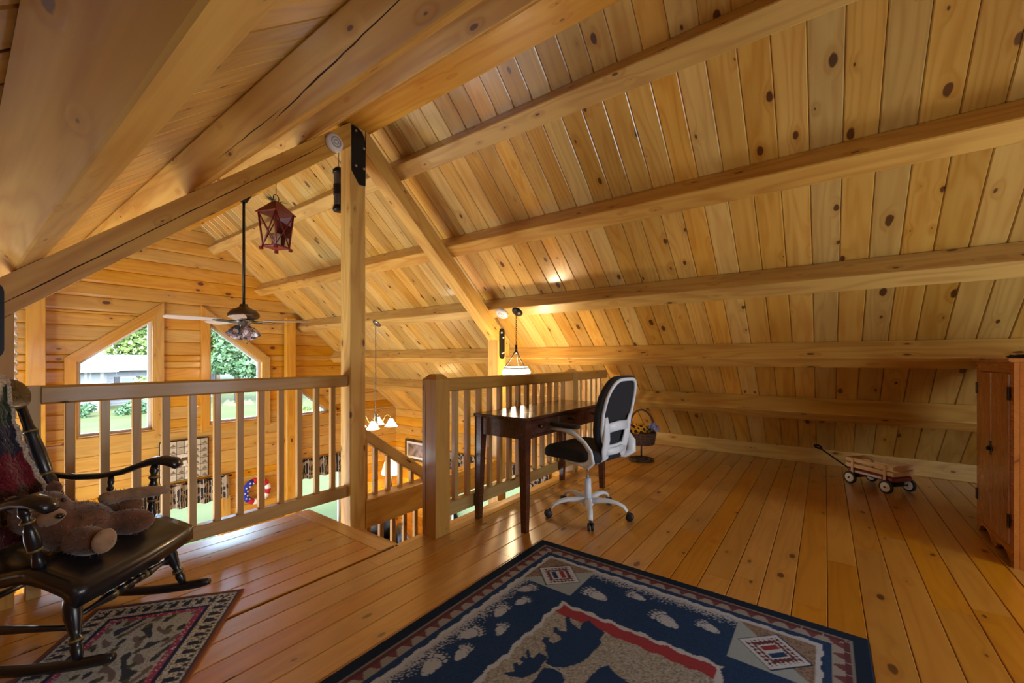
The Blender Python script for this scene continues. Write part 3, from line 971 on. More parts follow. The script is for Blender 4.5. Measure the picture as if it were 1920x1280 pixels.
# ------------------------------------------------------------------ toy wagon
wx_, wy_ = 4.87, -0.375
wa = math.atan2(0.756, 0.655)
wag = empty('toy_wagon', (wx_, wy_, 0), wa, 'small toy wagon with red tray and pale slat sides under the eave', 'wagon')
RED = plain('wagon_red', s2l(120, 20, 28), 0.35, coat=0.3)
tray = build('tray', MB().box((-0.19, -0.105, 0.098), (0.19, 0.105, 0.140), 0.008), RED, wag)
build('stripe', MB().box((-0.10, 0.1055, 0.108), (0.12, 0.107, 0.124)).box((-0.10, -0.107, 0.108), (0.12, -0.1055, 0.124)), plain('wagon_white', (0.7, 0.68, 0.66), 0.5), tray)
for sy in (-1, 1):
    for z in (0.150, 0.200):
        y0, y1 = sorted((sy * 0.100, sy * 0.112))
        build('slat', MB().box((-0.20, y0, z), (0.20, y1, z + 0.034), 0.002), CRATE, wag)
    for x in (-0.135, 0.135):
        y0, y1 = sorted((sy * 0.1125, sy * 0.121))
        build('stake', MB().box((x - 0.011, y0, 0.10), (x + 0.011, y1, 0.233), 0.002), CRATE, wag)
for sx in (-1, 1):
    for z in (0.150, 0.200):
        x0, x1 = sorted((sx * 0.188, sx * 0.200))
        build('slat', MB().box((x0, -0.099, z), (x1, 0.099, z + 0.034), 0.002), CRATE, wag)
for sx in (-1, 1):
    build('axle', MB().tube([(0.15 * sx, -0.12, 0.056), (0.15 * sx, 0.12, 0.056)], 0.006, 8).box((0.15 * sx - 0.02, -0.05, 0.056), (0.15 * sx + 0.02, 0.05, 0.10)), BLACKM, wag)
    for sy in (-1, 1):
        T = Matrix.Translation((0.15 * sx, 0.122 * sy, 0.056)) @ Matrix.Rotation(R(90), 4, 'X')
        wh = build('wheel', MB().lathe([(0.0001, -0.012), (0.046, -0.012), (0.055, -0.006), (0.055, 0.006), (0.046, 0.012), (0.0001, 0.012)], 22, T), RUBBER, wag)
        build('hub_disc', MB().lathe([(0.0001, -0.0145), (0.036, -0.0145), (0.039, -0.012), (0.039, 0.012), (0.036, 0.0145), (0.0001, 0.0145)], 20, T), plain('hub_white', (0.75, 0.77, 0.80), 0.4), wh)
        build('axle_cap', MB().lathe([(0.0001, -0.019), (0.008, -0.019), (0.008, 0.019), (0.0001, 0.019)], 10, T), RUBBER, wh)
hd = build('handle', MB().tube([(0.16, 0, 0.075), (0.22, 0, 0.085), (0.30, 0.01, 0.125), (0.52, 0.03, 0.235)], 0.007, 8), BLACKM, wag)
rg = [Vector((0.545 + 0.026 * math.cos(a), 0.032 + 0.030 * math.sin(a), 0.247 + 0.012 * math.cos(a))) for a in [2 * math.pi * k / 14 for k in range(14)]]
build('grip', MB().tube(rg, 0.009, 8, closed=True), BLACKM, hd)

# ------------------------------------------------------------------ flower basket on a wire stand
fx, fy = 4.60, 1.64
fb = empty('flower_stand', (fx, fy, 0), label='wire plant stand holding a wicker basket of sunflowers and blue blooms', cat='flowers')
WIRE = plain('dark_wire', (0.05, 0.045, 0.045), 0.45, 0.7)
bs = MB()
for r_ in (0.075, 0.13):
    bs.tube([(r_ * math.cos(a), r_ * math.sin(a), 0.012 + (0.01 if r_ < 0.1 else 0)) for a in [2 * math.pi * k / 24 for k in range(24)]], 0.009, 6, closed=True)
for k in range(8):
    a = k * math.pi / 4
    bs.tube([(0.0, 0.0, 0.045), (0.05 * math.cos(a), 0.05 * math.sin(a), 0.03), (0.13 * math.cos(a), 0.13 * math.sin(a), 0.012)], 0.006, 6)
build('stand_base', bs, WIRE, fb)
build('pole', MB().tube([(0, 0, 0.03), (0, 0, 0.20)], 0.010, 8), WIRE, fb)
bk = MB()
for j in range(7):
    z = 0.19 + j * 0.019; r_ = 0.125 + 0.004 * j
    bk.tube([((r_ + 0.004 * (-1) ** (k + j)) * math.cos(a), (r_ + 0.004 * (-1) ** (k + j)) * math.sin(a), z) for k, a in enumerate([2 * math.pi * k / 32 for k in range(32)])], 0.0105, 6, closed=True)
bk.lathe([(0.0001, 0.19), (0.120, 0.19), (0.142, 0.30), (0.13, 0.30), (0.10, 0.27), (0.0001, 0.27)], 20)
for k in range(20):
    a = 2 * math.pi * k / 20
    bk.tube([(0.134 * math.cos(a), 0.134 * math.sin(a), 0.185), (0.155 * math.cos(a), 0.155 * math.sin(a), 0.315)], 0.006, 5)
bsk = build('basket', bk, plain('wicker', s2l(96, 70, 56), 0.8, noise=0.4, nscale=60), fb)
hp = []
for k in range(17):
    a = math.pi * k / 16
    hp.append(Vector((-0.08 * math.cos(a) * 1.7 * 0.6, -0.145 * math.cos(a) * -1 * 0.8, 0.31 + 0.25 * math.sin(a))))
build('basket_handle', MB().tube(hp, 0.010, 6), plain('twig', s2l(88, 62, 54), 0.8), bsk)
YEL = plain('petal_yellow', s2l(236, 176, 24), 0.6); BRN = plain('flower_heart', s2l(48, 26, 10), 0.9)
BLU = plain('petal_blue', s2l(150, 164, 226), 0.7, noise=0.25, nscale=60); GRN = plain('leaf_green', s2l(52, 84, 32), 0.7); PUR = plain('petal_purple', s2l(92, 44, 140), 0.7)
Fd = Vector((-0.80, -0.60, 0))
Rt = Vector((0.60, -0.80, 0))
def bloom(c, nrm, r_, pm, hm):
    nrm = Vector(nrm).normalized()
    q = Matrix.Translation(Vector(c)) @ nrm.to_track_quat('Z', 'Y').to_matrix().to_4x4()
    pb = MB()
    for k in range(11):
        a = 2 * math.pi * k / 11
        u = Vector((math.cos(a), math.sin(a), 0)); w = Vector((-math.sin(a), math.cos(a), 0))
        v = [u * r_ * 0.3 - w * r_ * 0.12, u * r_ * 0.7 - w * r_ * 0.2 + Vector((0, 0, 0.004)), u * r_ + Vector((0, 0, -0.002)), u * r_ * 0.7 + w * r_ * 0.2 + Vector((0, 0, 0.004)), u * r_ * 0.3 + w * r_ * 0.12]
        pb.add([q @ p for p in v], [(0, 1, 2, 3, 4)])
    fo = build('sunflower', pb, pm, fb)
    build('flower_heart', MB().ball((0, 0, 0.002), (r_ * 0.38, r_ * 0.38, r_ * 0.22), 10, 6, None), hm, fo, q)
random.seed(3)
for i in range(16):
    th = random.uniform(-1.3, 1.3); ph = random.uniform(0.1, 1.1)
    nrm = (Fd * math.cos(th) + Rt * math.sin(th)) * math.cos(ph) + Vector((0, 0, math.sin(ph)))
    c = Vector((0, 0, 0.325)) - Rt * 0.035 + Vector((nrm.x * 0.115, nrm.y * 0.115, nrm.z * 0.085))
    bloom(c, nrm, random.uniform(0.036, 0.046), YEL, BRN)
bm_ = MB()
for i in range(46):
    th = random.uniform(0, 6.28); ph = random.uniform(-0.3, 1.5)
    bm_.ball(Vector((0, 0, 0.345)) + Rt * 0.125 + Fd * 0.02 + Vector((0.055 * math.cos(th) * math.cos(ph), 0.055 * math.sin(th) * math.cos(ph), 0.06 * math.sin(ph))), random.uniform(0.012, 0.018), 6, 4)
build('blue_bloom', bm_, BLU, fb)
pm_ = MB()
for i in range(14):
    pm_.ball(Vector((0, 0, 0.40)) - Rt * 0.15 + Vector([random.gauss(0, 0.02) for _ in range(3)]), 0.016, 6, 4)
build('purple_bloom', pm_, PUR, fb)
lf = MB()
for i in range(60):
    a = random.uniform(0, 6.28); p = Vector((0.10 * math.cos(a), 0.10 * math.sin(a), random.uniform(0.28, 0.36)))
    u = Vector((math.cos(a), math.sin(a), random.uniform(-0.3, 0.8))).normalized(); w = u.cross(Vector((0, 0, 1))).normalized()
    lf.add([p, p + u * 0.03 + w * 0.014, p + u * 0.06, p + u * 0.03 - w * 0.014], [(0, 1, 2, 3)])
build('leaves', lf, GRN, fb)

# ------------------------------------------------------------------ woven rugs (pattern carried by the weave, one colour per knot)
def in_poly(px, py, poly):
    c = np.zeros(px.shape, bool)
    n = len(poly)
    for i in range(n):
        x0, y0 = poly[i]; x1, y1 = poly[(i + 1) % n]
        if y0 == y1: continue
        t = (py - y0) / (y1 - y0)
        hit = ((y0 > py) != (y1 > py)) & (px < x0 + t * (x1 - x0))
        c ^= hit
    return c

def weave(name, L, W, step, paint, mat, M, thick=0.009):
    nx, ny = int(L / step), int(W / step)
    a, b = np.meshgrid(np.linspace(0, L, nx + 1), np.linspace(0, W, ny + 1), indexing='ij')
    col = paint(a, b)
    z = np.full(a.shape, thick) + rng.normal(0, 0.0003, a.shape)
    V = np.stack([a, b, z], -1).reshape(-1, 3)
    idx = np.arange((nx + 1) * (ny + 1)).reshape(nx + 1, ny + 1)
    q = np.stack([idx[:-1, :-1], idx[1:, :-1], idx[1:, 1:], idx[:-1, 1:]], -1).reshape(-1, 4)
    # border ring down to the floor
    ring = np.concatenate([idx[:, 0], idx[-1, 1:], idx[-2::-1, -1], idx[0, -2:0:-1]])
    nb = len(V)
    V2 = V[ring].copy(); V2[:, 2] = 0.0005
    m = len(ring)
    k = np.arange(m)
    q2 = np.stack([nb + k, nb + (k + 1) % m, ring[(k + 1) % m], ring[k]], -1)
    V = np.concatenate([V, V2]); Q = np.concatenate([q, q2])
    me = bpy.data.meshes.new(name)
    me.vertices.add(len(V)); me.vertices.foreach_set('co', V.astype(np.float32).ravel())
    me.loops.add(Q.size); me.loops.foreach_set('vertex_index', Q.astype(np.int32).ravel())
    me.polygons.add(len(Q)); me.polygons.foreach_set('loop_start', (np.arange(len(Q)) * 4).astype(np.int32))
    me.update(calc_edges=True)
    c = np.ones((len(V), 4), np.float32)
    c[:nb, :3] = col.reshape(-1, 3); c[nb:, :3] = col.reshape(-1, 3)[ring]
    at = me.color_attributes.new('pattern', 'FLOAT_COLOR', 'POINT')
    at.data.foreach_set('color', c.ravel())
    return link(name, me, mat, None, M)

NAVY = np.array(s2l(34, 62, 104)); INK = np.array(s2l(22, 38, 60)); PALE = np.array(s2l(176, 188, 204)); GREY = np.array(s2l(150, 152, 152))
ROSE = np.array(s2l(104, 64, 74)); BRICK = np.array(s2l(148, 62, 74)); SAND = np.array(s2l(156, 158, 152)); TAUPE = np.array(s2l(138, 124, 116)); ICE = np.array(s2l(146, 164, 176))
BEAR_BIG = [(0.599, 1.04), (0.581, 1.032), (0.614, 1.003), (0.635, 0.951), (0.591, 0.964), (0.555, 0.948), (0.578, 0.907), (0.589, 0.86), (0.634, 0.861), (0.654, 0.846), (0.751, 0.848), (0.8, 0.859), (0.857, 0.893), (0.883, 0.933), (0.889, 0.96), (0.848, 0.973), (0.822, 1.002), (0.8, 1.013), (0.785, 1.042), (0.76, 1.045), (0.752, 1.026), (0.77, 1.015), (0.77, 0.994), (0.735, 0.982), (0.718, 0.996), (0.715, 1.028), (0.691, 1.042), (0.67, 1.037), (0.692, 1.021), (0.679, 0.988)]
BEAR_CUB = [(1.011, 1.059), (0.981, 1.03), (0.955, 1.059), (0.942, 1.049), (0.949, 1.034), (0.929, 1.032), (0.921, 1.051), (0.904, 1.053), (0.902, 1.032), (0.869, 1.058), (0.859, 1.051), (0.887, 1.025), (0.887, 1.012), (0.848, 1.011), (0.848, 0.973), (0.883, 0.97), (0.932, 0.963), (0.99, 0.986), (1.013, 1.032)]
BEAR_LEGS = [[(0.904, 0.956), (0.876, 0.907), (0.911, 0.863), (1.2, 0.86), (1.3, 0.93)], [(1.25, 0.80), (0.85, 0.80), (0.826, 0.8), (0.782, 0.793), (0.753, 0.772), (0.777, 0.734), (0.79, 0.66), (0.95, 0.52), (1.3, 0.50)]]
PAWS = [(0.506, 1.299, -2.6, 0.045), (0.609, 1.258, -2.9, 0.038), (0.723, 1.294, 2.9, 0.046), (0.824, 1.215, 2.8, 0.038), (0.917, 1.295, -2.7, 0.050), (1.02, 1.247, 2.9, 0.042), (1.129, 1.291, 2.9, 0.056),
        (0.358, 1.017, 1.75, 0.058), (0.258, 0.854, 1.7, 0.042), (0.354, 0.693, 2.0, 0.060), (0.297, 0.533, 1.9, 0.044)]
RL, RW = 2.25, 1.54
def paint_rug(a, b):
    c = np.empty(a.shape + (3,)); c[:] = NAVY
    c *= (1 + 0.10 * rng.normal(size=a.shape))[..., None].clip(0.7, 1.3)
    e = np.minimum(np.minimum(a, RL - a), np.minimum(b, RW - b))
    s = np.where(np.minimum(a, RL - a) < np.minimum(b, RW - b), b, a)
    wav = 0.004 * np.sin(s * 40) + 0.003 * np.sin(s * 97)
    rnd = rng.random(a.shape)
    # fading speckle and pale line
    pr = np.clip((0.245 - e) / 0.075, 0, 1) ** 1.6
    m = (e > 0.16) & (e < 0.245) & (rnd < pr); c[m] = PALE * 0.85
    m = (e + wav > 0.147) & (e + wav < 0.166); c[m] = PALE
    m = (e < 0.118) & (e >= 0.052)
    c[m] = GREY * 0.9
    tri = np.abs(2 * ((s / 0.072) % 1) - 1)
    m2 = m & ((e - 0.052) / 0.066 < 1 - tri * 0.95); c[m2] = ROSE
    m2 = m & ((e - 0.052) / 0.066 < 0.45) & (tri < 0.98); c[m2] = ROSE * 0.72
    c[(e < 0.058) & (e > 0.050)] = GREY * 0.6
    c[e < 0.050] = INK
    # paw prints
    for pa, pb, rot, sz in PAWS:
        u = (a - pa) * math.cos(rot) + (b - pb) * math.sin(rot)      # towards the toes
        v = -(a - pa) * math.sin(rot) + (b - pb) * math.cos(rot)
        pad = ((u + 0.35 * sz) / (0.85 * sz)) ** 2 + (v / (0.62 * sz * (1 - 0.35 * np.clip(-(u) / sz, -0.4, 1)))) ** 2 < 1
        c[pad] = PALE * 0.92
        inner = ((u + 0.35 * sz) / (0.66 * sz)) ** 2 + (v / (0.44 * sz)) ** 2
        c[pad & (inner > 0.95) & (inner < 1.15) & (rnd < 0.5)] = NAVY * 2.2
        for k in range(5):
            t = (k - 2) * 0.30
            tu, tv = 0.78 * sz - 0.30 * abs(k - 2) ** 1.5 * 0.3 * sz, t * sz * 0.95
            c[((u - tu) / (0.20 * sz)) ** 2 + ((v - tv) / (0.14 * sz)) ** 2 < 1] = PALE * 0.9
            c[((u - tu - 0.36 * sz) / (0.10 * sz)) ** 2 + ((v - tv * 1.1) / (0.06 * sz)) ** 2 < 1] = PALE * 0.75
    # inner panel
    w2 = 0.006 * np.sin(a * 31 + 1) + 0.004 * np.sin(b * 53) + 0.004 * np.sin((a + b) * 83)
    d = np.minimum(np.minimum(a - 0.50, RL - 0.50 - a), np.minimum(b - 0.425, 1.112 - b)) + w2
    m = d > 0
    c[m] = PALE * 1.05
    m = d > 0.020
    c[m] = SAND
    c[m & (rnd < 0.30)] = SAND * 0.62
    c[m & (rnd > 0.85)] = PALE * 0.9
    for a0, a1 in ((0.52, 0.592), (RL - 0.592, RL - 0.52)):
        c[m & (a + w2 > a0) & (a + w2 < a1)] = BRICK
    for poly in [BEAR_BIG, BEAR_CUB] + BEAR_LEGS:
        c[in_poly(a, b, poly) & m] = NAVY
    c[(np.abs(a - 0.884) < 0.004) & (b > 0.87) & (b < 0.965)] = PALE
    # corner patches with stepped diamonds
    for fa in (0, 1):
        for fb_ in (0, 1):
            p = np.where(fa, RL - a, a); q = np.where(fb_, RW - b, b)
            m = (p > 0.17) & (p < 0.44) & (q > 0.165) & (q < 0.435)
            c[m] = TAUPE
            c[m & (rnd < 0.35)] = TAUPE * 0.6
            c[m & (p + q > 0.60)] = ICE
            dp, dq = p - 0.305, q - 0.295
            dm = np.abs(dp) / 0.118 + np.abs(dq) / 0.118
            c[m & (dm < 1.06)] = INK * 2
            c[m & (dm < 1.0)] = PALE * 1.1
            st = (np.floor(dp / 0.013) + np.floor(dq / 0.013)) % 2 == 0
            c[m & (dm < 0.84) & (dm > 0.46) & st] = ROSE * 0.75
            c[m & (dm < 0.62) & (dm > 0.50)] = ROSE * 0.8
            c[m & (dm < 0.42)] = PALE * 1.1
            c[m & (dm < 0.40) & (dp - dq > 0.012)] = NAVY
            c[m & (dm < 0.40) & (dp - dq < -0.012)] = BRICK * 0.8
    return np.clip(c, 0, 1)
RUGM = vcol_mat('woven_rug', sheen=0.0)
# rug coordinates: a runs from the far short side towards -X, b along +Y
Mr = Matrix(((-1, 0, 0, 2.19), (0, 1, 0, -0.138), (0, 0, 1, 0.0), (0, 0, 0, 1)))
rug = weave('area_rug', RL, RW, 0.0048, paint_rug, RUGM, Mr)
rug.data.flip_normals()
tag(rug, 'navy woven rug with bears, paw prints and zigzag border on the floorboards', 'rug')

SL_, SW_ = 0.95, 0.585
def paint_small(q, p):
    c = np.empty(q.shape + (3,))
    n1 = np.sin(q * 41 + 3 * np.sin(p * 37)) + np.sin(p * 57 + 2 * np.sin(q * 33)); n2 = np.sin(q * 61 + p * 44) + np.sin(p * 77 - q * 20)
    c[:] = np.array(s2l(150, 162, 172))
    rnd = rng.random(q.shape)
    c[rnd < 0.3] *= 0.7
    c[n1 > 1.15] = np.array(s2l(46, 58, 76)); c[(n1 < -1.25)] = np.array(s2l(96, 92, 100)); c[(n2 > 1.5) & (p > 0.16)] = np.array(s2l(70, 76, 66))
    e = np.minimum(np.minimum(q, SL_ - q), np.minimum(p, SW_ - p)); s = np.where(np.minimum(q, SL_ - q) < np.minimum(p, SW_ - p), p, q)
    m = e < 0.135
    c[m] = np.array(s2l(170, 178, 184)); c[m & (rnd < 0.35)] = np.array(s2l(110, 116, 124))
    c[m & (e > 0.05) & (e < 0.085) & ((s / 0.05) % 1 < 0.5)] = np.array(s2l(40, 50, 74))
    c[m & (e > 0.035) & (e < 0.05) & ((s / 0.025) % 1 < 0.5)] = np.array(s2l(52, 62, 80))
    c[m & (e > 0.105) & (e < 0.12)] = np.array(s2l(30, 44, 84))
    c[(e > 0.12) & (e < 0.145) & (rnd < 0.8)] = np.array(s2l(132, 62, 104))
    c[e < 0.022] = np.array(s2l(60, 62, 84)); c[e < 0.014] = np.array(s2l(112, 68, 48))
    return np.clip(c * 1.5, 0, 0.85)  # whole pattern lightened, window light put into the colours
ed = Vector((0.596, 0.803, 0)); pd_ = Vector((-0.803, 0.596, 0))
c0 = Vector((0.856, 2.276, 0)) - ed * SL_
Ms = Matrix(((ed.x, pd_.x, 0, c0.x), (ed.y, pd_.y, 0, c0.y), (0, 0, 1, 0), (0, 0, 0, 1)))
o = weave('small_rug', SL_, SW_, 0.005, paint_small, RUGM, Ms, 0.006)
tag(o, 'small pale woven rug with brown binding under the rocking chair', 'rug')

GOLDR = plain('dull_gold', (0.20, 0.14, 0.045), 0.4, 0.3)
# ------------------------------------------------------------------ rocking chair
RK = Vector((0.291, 2.463, 0.006)); RKR = math.atan2(-0.77, 0.64)
rk = empty('rocking_chair', RK, RKR, 'black lacquered rocking chair with gold bands and turned spindles by the railing', 'chair')
def zr(x): return 0.012 + 0.30 * (x - 0.02) ** 2
def band(mb, p0, p1, t, r, w=0.0065):
    p0 = Vector(p0); p1 = Vector(p1)
    c = p0.lerp(p1, t); d = (p1 - p0).normalized() * w
    mb.turned(c - d, c + d, [(0, r * 0.8), (0.25, r), (0.75, r), (1, r * 0.8)], 14)
def turned_part(name, p0, p1, prof, bands, parent=rk, mat=BLACKP, scale=1.0):
    o = build(name, MB().turned(p0, p1, [(t, r * scale) for t, r in prof], 16), mat, parent)
    if bands:
        for t, r in bands:
            g = MB(); band(g, p0, p1, t, r * scale)
            build('gold_band', g, GOLDR, o)
    return o
LEGP = [(0, 0.013), (0.06, 0.016), (0.14, 0.019), (0.17, 0.014), (0.20, 0.020), (0.24, 0.020), (0.27, 0.014), (0.34, 0.018), (0.50, 0.026), (0.62, 0.027), (0.72, 0.020), (0.75, 0.015), (0.78, 0.024), (0.82, 0.024), (0.85, 0.017), (0.90, 0.022), (1.0, 0.020)]
for sy in (-1, 1):
    pts = []
    for k in range(19):
        x = -0.42 + 0.80 * k / 18
        pts.append(Vector((x, 0.252 * sy, zr(x) + 0.022)))
    build('rocker', MB().tube(pts, [((0.021 if 0 < k < 18 else 0.015), 0.015) for k in range(19)], 8), BLACKP, rk)
    turned_part('leg', (0.262, 0.252 * sy, zr(0.262) + 0.038), (0.185, 0.205 * sy, 0.350), LEGP, [(0.22, 0.0215), (0.80, 0.0255)])
    turned_part('leg', (-0.27, 0.252 * sy, zr(-0.27) + 0.038), (-0.17, 0.185 * sy, 0.335), LEGP, [(0.22, 0.0215), (0.80, 0.0255)])
    turned_part('side_stretcher', (0.235, 0.236 * sy, 0.17), (-0.24, 0.232 * sy, 0.165), [(0, 0.008), (0.3, 0.011), (0.5, 0.015), (0.7, 0.011), (1, 0.008)], [])
turned_part('front_stretcher', (0.228, -0.232, 0.200), (0.228, 0.232, 0.200), [(0, 0.007), (0.18, 0.010), (0.28, 0.017), (0.32, 0.020), (0.36, 0.010), (0.39, 0.017), (0.43, 0.017), (0.46, 0.010), (0.5, 0.022), (0.54, 0.010), (0.57, 0.017), (0.61, 0.017), (0.64, 0.010), (0.68, 0.020), (0.72, 0.017), (0.82, 0.010), (1, 0.007)], [(0.34, 0.019), (0.66, 0.019)])
turned_part('rear_stretcher', (-0.235, -0.215, 0.185), (-0.235, 0.215, 0.185), [(0, 0.008), (0.5, 0.013), (1, 0.008)], [])
# saddled seat, rolling down at the front and up at the back
sv, sf = [], []
nx_, ny_ = 22, 12
def seatz(x, y):
    z = 0.372
    if x > 0.12: z -= ((x - 0.12) / 0.16) ** 2 * 0.045
    z += 0.020 * math.exp(-((x - 0.10) / 0.07) ** 2)
    z -= 0.018 * math.exp(-((x + 0.06) / 0.10) ** 2) * (1 - (y / 0.27) ** 2)
    if x < -0.14: z += ((-0.14 - x) / 0.12) ** 2 * 0.05
    return z
for lay in (0, 1):
    for i in range(nx_ + 1):
        x = -0.26 + 0.545 * i / nx_
        for j in range(ny_ + 1):
            t = -1 + 2 * j / ny_
            hw = 0.285 - 0.05 * (1 - i / nx_)
            y = t * hw
            xx = x + (0.02 * (1 - t * t) if i > nx_ - 4 else 0)
            sv.append((xx, y, seatz(x, y) - (0.048 if lay else 0) * (1.0 if i < nx_ - 1 else 1.25)))
st_ = (nx_ + 1) * (ny_ + 1)
for i in range(nx_):
    for j in range(ny_):
        a = i * (ny_ + 1) + j; b = a + ny_ + 1
        sf.append((a, b, b + 1, a + 1)); sf.append((st_ + a, st_ + a + 1, st_ + b + 1, st_ + b))
for i in range(nx_):
    for j in (0, ny_):
        a = i * (ny_ + 1) + j; b = a + ny_ + 1
        sf.append((a, st_ + a, st_ + b, b) if j == 0 else (a, b, st_ + b, st_ + a))
for j in range(ny_):
    for i in (0, nx_):
        a = i * (ny_ + 1) + j; b = a + 1
        sf.append((a, b, st_ + b, st_ + a) if i == 0 else (a, st_ + a, st_ + b, b))
build('seat', MB().add(sv, sf, True), BLACKP, rk)
ARMP = [(0, 0.016), (0.08, 0.020), (0.16, 0.016), (0.26, 0.012), (0.30, 0.019), (0.35, 0.020), (0.46, 0.022), (0.60, 0.018), (0.70, 0.012), (0.73, 0.019), (0.77, 0.019), (0.80, 0.012), (0.88, 0.019), (1.0, 0.013)]
for sy in (-1, 1):
    turned_part('arm_post', (0.125, 0.240 * sy, 0.385), (0.110, 0.282 * sy, 0.620), ARMP, [(0.31, 0.0205), (0.75, 0.0205)])
    turned_part('arm_spindle', (-0.06, 0.225 * sy, 0.352), (-0.075, 0.268 * sy, 0.570), ARMP, [], scale=0.72)
    ap = [(-0.295, 0.232 * sy, 0.590), (-0.22, 0.248 * sy, 0.574), (-0.12, 0.264 * sy, 0.573), (-0.03, 0.276 * sy, 0.588), (0.045, 0.284 * sy, 0.618), (0.105, 0.288 * sy, 0.636), (0.155, 0.290 * sy, 0.638), (0.195, 0.291 * sy, 0.626), (0.215, 0.291 * sy, 0.606)]
    build('arm', MB().tube(ap, [(0.013, 0.018), (0.014, 0.022), (0.014, 0.025), (0.014, 0.027), (0.016, 0.030), (0.019, 0.034), (0.023, 0.037), (0.025, 0.036), (0.014, 0.026)], 12), BLACKP, rk)
    turned_part('stile', (-0.215, 0.195 * sy, 0.385), (-0.385, 0.175 * sy, 0.93), [(0, 0.016), (0.08, 0.022), (0.2, 0.030), (0.36, 0.030), (0.40, 0.021), (0.44, 0.026), (0.60, 0.027), (0.72, 0.022), (0.75, 0.026), (0.80, 0.018), (1, 0.016)], [(0.41, 0.0265), (0.76, 0.0265)])
for k in range(5):
    y = -0.13 + 0.065 * k
    build('spindle', MB().turned((-0.225, y * 0.95, 0.39), (-0.392, y * 1.0, 0.93), [(0, 0.008), (0.35, 0.013), (0.7, 0.009), (1, 0.008)], 10), BLACKP, rk)
# crest slab with rounded ears, leaning with the back
cax = Vector((-0.170, 0, 0.545)).normalized()            # up along the back
cfw = Vector((0.545, 0, 0.170)).normalized()             # front face
CM = Matrix.Identity(4)
for i_ in range(3):
    CM[i_][0] = (0, 1, 0)[i_]; CM[i_][1] = cax[i_]; CM[i_][2] = cfw[i_]; CM[i_][3] = (-0.425, 0, 0.955)[i_]
rad_ = 0.073
outl = [(0.150 + rad_ * math.cos(a), rad_ * math.sin(a)) for a in [-math.pi / 2 + math.pi * k / 14 for k in range(15)]] + [(-0.150 + rad_ * math.cos(a), rad_ * math.sin(a)) for a in [math.pi / 2 + math.pi * k / 14 for k in range(15)]]
cb_ = MB(); nO = len(outl)
lay = [(0.0, 0.80), (0.006, 0.95), (0.016, 1.0), (0.034, 1.0), (0.044, 0.95), (0.050, 0.80)]
v_ = [CM @ Vector((x if abs(x) < 0.1501 else math.copysign(0.15 + (abs(x) - 0.15) * k, x), y * k, z)) for z, k in lay for x, y in outl]
f_ = [tuple(range(nO - 1, -1, -1)), tuple((len(lay) - 1) * nO + i for i in range(nO))]
for l in range(len(lay) - 1):
    f_ += [(l * nO + i, l * nO + (i + 1) % nO, (l + 1) * nO + (i + 1) % nO, (l + 1) * nO + i) for i in range(nO)]
crest = build('crest_rail', cb_.add(v_, f_, True), plain('dark_walnut_lacquer', s2l(50, 30, 18), 0.34, coat=0.35), rk)
for sy in (-1, 1):
    cg = MB()
    for k in range(18):
        a = 2 * math.pi * k / 18
        cg.tube([CM @ Vector((0.155 * sy + 0.014 * math.cos(a), 0.014 * math.sin(a), 0.0505)), CM @ Vector((0.155 * sy + 0.052 * math.cos(a), 0.052 * math.sin(a), 0.0495))], 0.0012, 4)
    build('gold_rosette', cg, GOLDR, crest)

# ------------------------------------------------------------------ crocheted throw over the chair back
def throw_paint(s, y):
    bands = [(0.00, (96, 16, 30)), (0.16, (30, 28, 56)), (0.20, (196, 184, 164)), (0.285, (24, 52, 40)), (0.42, (22, 28, 58)), (0.58, (104, 14, 36)), (0.76, (62, 34, 30)), (0.90, (96, 16, 34))]
    zz = s + 0.03 * np.abs(((y / 0.07) % 1) * 2 - 1)
    c = np.empty(s.shape + (3,)); c[:] = np.array(s2l(*bands[0][1]))
    for t, rgb in bands: c[zz > t] = np.array(s2l(*rgb))
    c *= (0.75 + 0.5 * rng.random(s.shape))[..., None]
    return c
ns_, nw_ = 110, 80
S, Y = np.meshgrid(np.linspace(0, 1, ns_ + 1), np.linspace(-0.25, 0.085, nw_ + 1), indexing='ij')
colr = throw_paint(S, Y)
edge = (Y > 0.071) | (Y < -0.238)
colr[edge] = np.array(s2l(188, 180, 170))
def throw_xyz(s, y):
    """starts behind the crest, goes over it and falls down the front of the back to the seat"""
    ang = np.clip(s / 0.28, 0, 1) * math.pi * 0.92
    cx, cz, r_ = -0.412, 0.985, 0.072
    x1 = cx - r_ * np.cos(ang + 0.05); z1 = cz + r_ * np.sin(ang + 0.05)
    t = np.clip((s - 0.28) / 0.72, 0, 1)
    x2 = -0.338 + 0.185 * t; z2 = 0.945 - 0.54 * t
    x = np.where(s < 0.28, x1, x2); z = np.where(s < 0.28, z1, z2)
    return x + 0.006 * np.sin(y * 55 + 4 * s) + 0.004 * np.sin(s * 60) + 0.010, y + 0.012 * np.sin(s * 9), z
X_, Y_, Z_ = throw_xyz(S, Y)
V = np.stack([X_, Y_, Z_], -1).reshape(-1, 3) + rng.normal(0, 0.0012, (S.size, 3))
idx = np.arange(S.size).reshape(S.shape)
Q = np.stack([idx[:-1, :-1], idx[1:, :-1], idx[1:, 1:], idx[:-1, 1:]], -1).reshape(-1, 4)
me = new_mesh('throw', V.tolist(), [tuple(q) for q in Q.tolist()], True)
at = me.color_attributes.new('pattern', 'FLOAT_COLOR', 'POINT')
at.data.foreach_set('color', np.concatenate([colr.reshape(-1, 3), np.ones((S.size, 1))], 1).astype(np.float32).ravel())
th = link('crochet_throw', me, vcol_mat('crochet_wool', bump=0.9, bscale=140, sheen=0.4, speck=0.5), None, world_of(rk))
md = th.modifiers.new('thickness', 'SOLIDIFY'); md.thickness = 0.010; md.offset = 1
tag(th, 'crocheted wool throw in red, green and navy bands over the rocking chair back', 'throw')

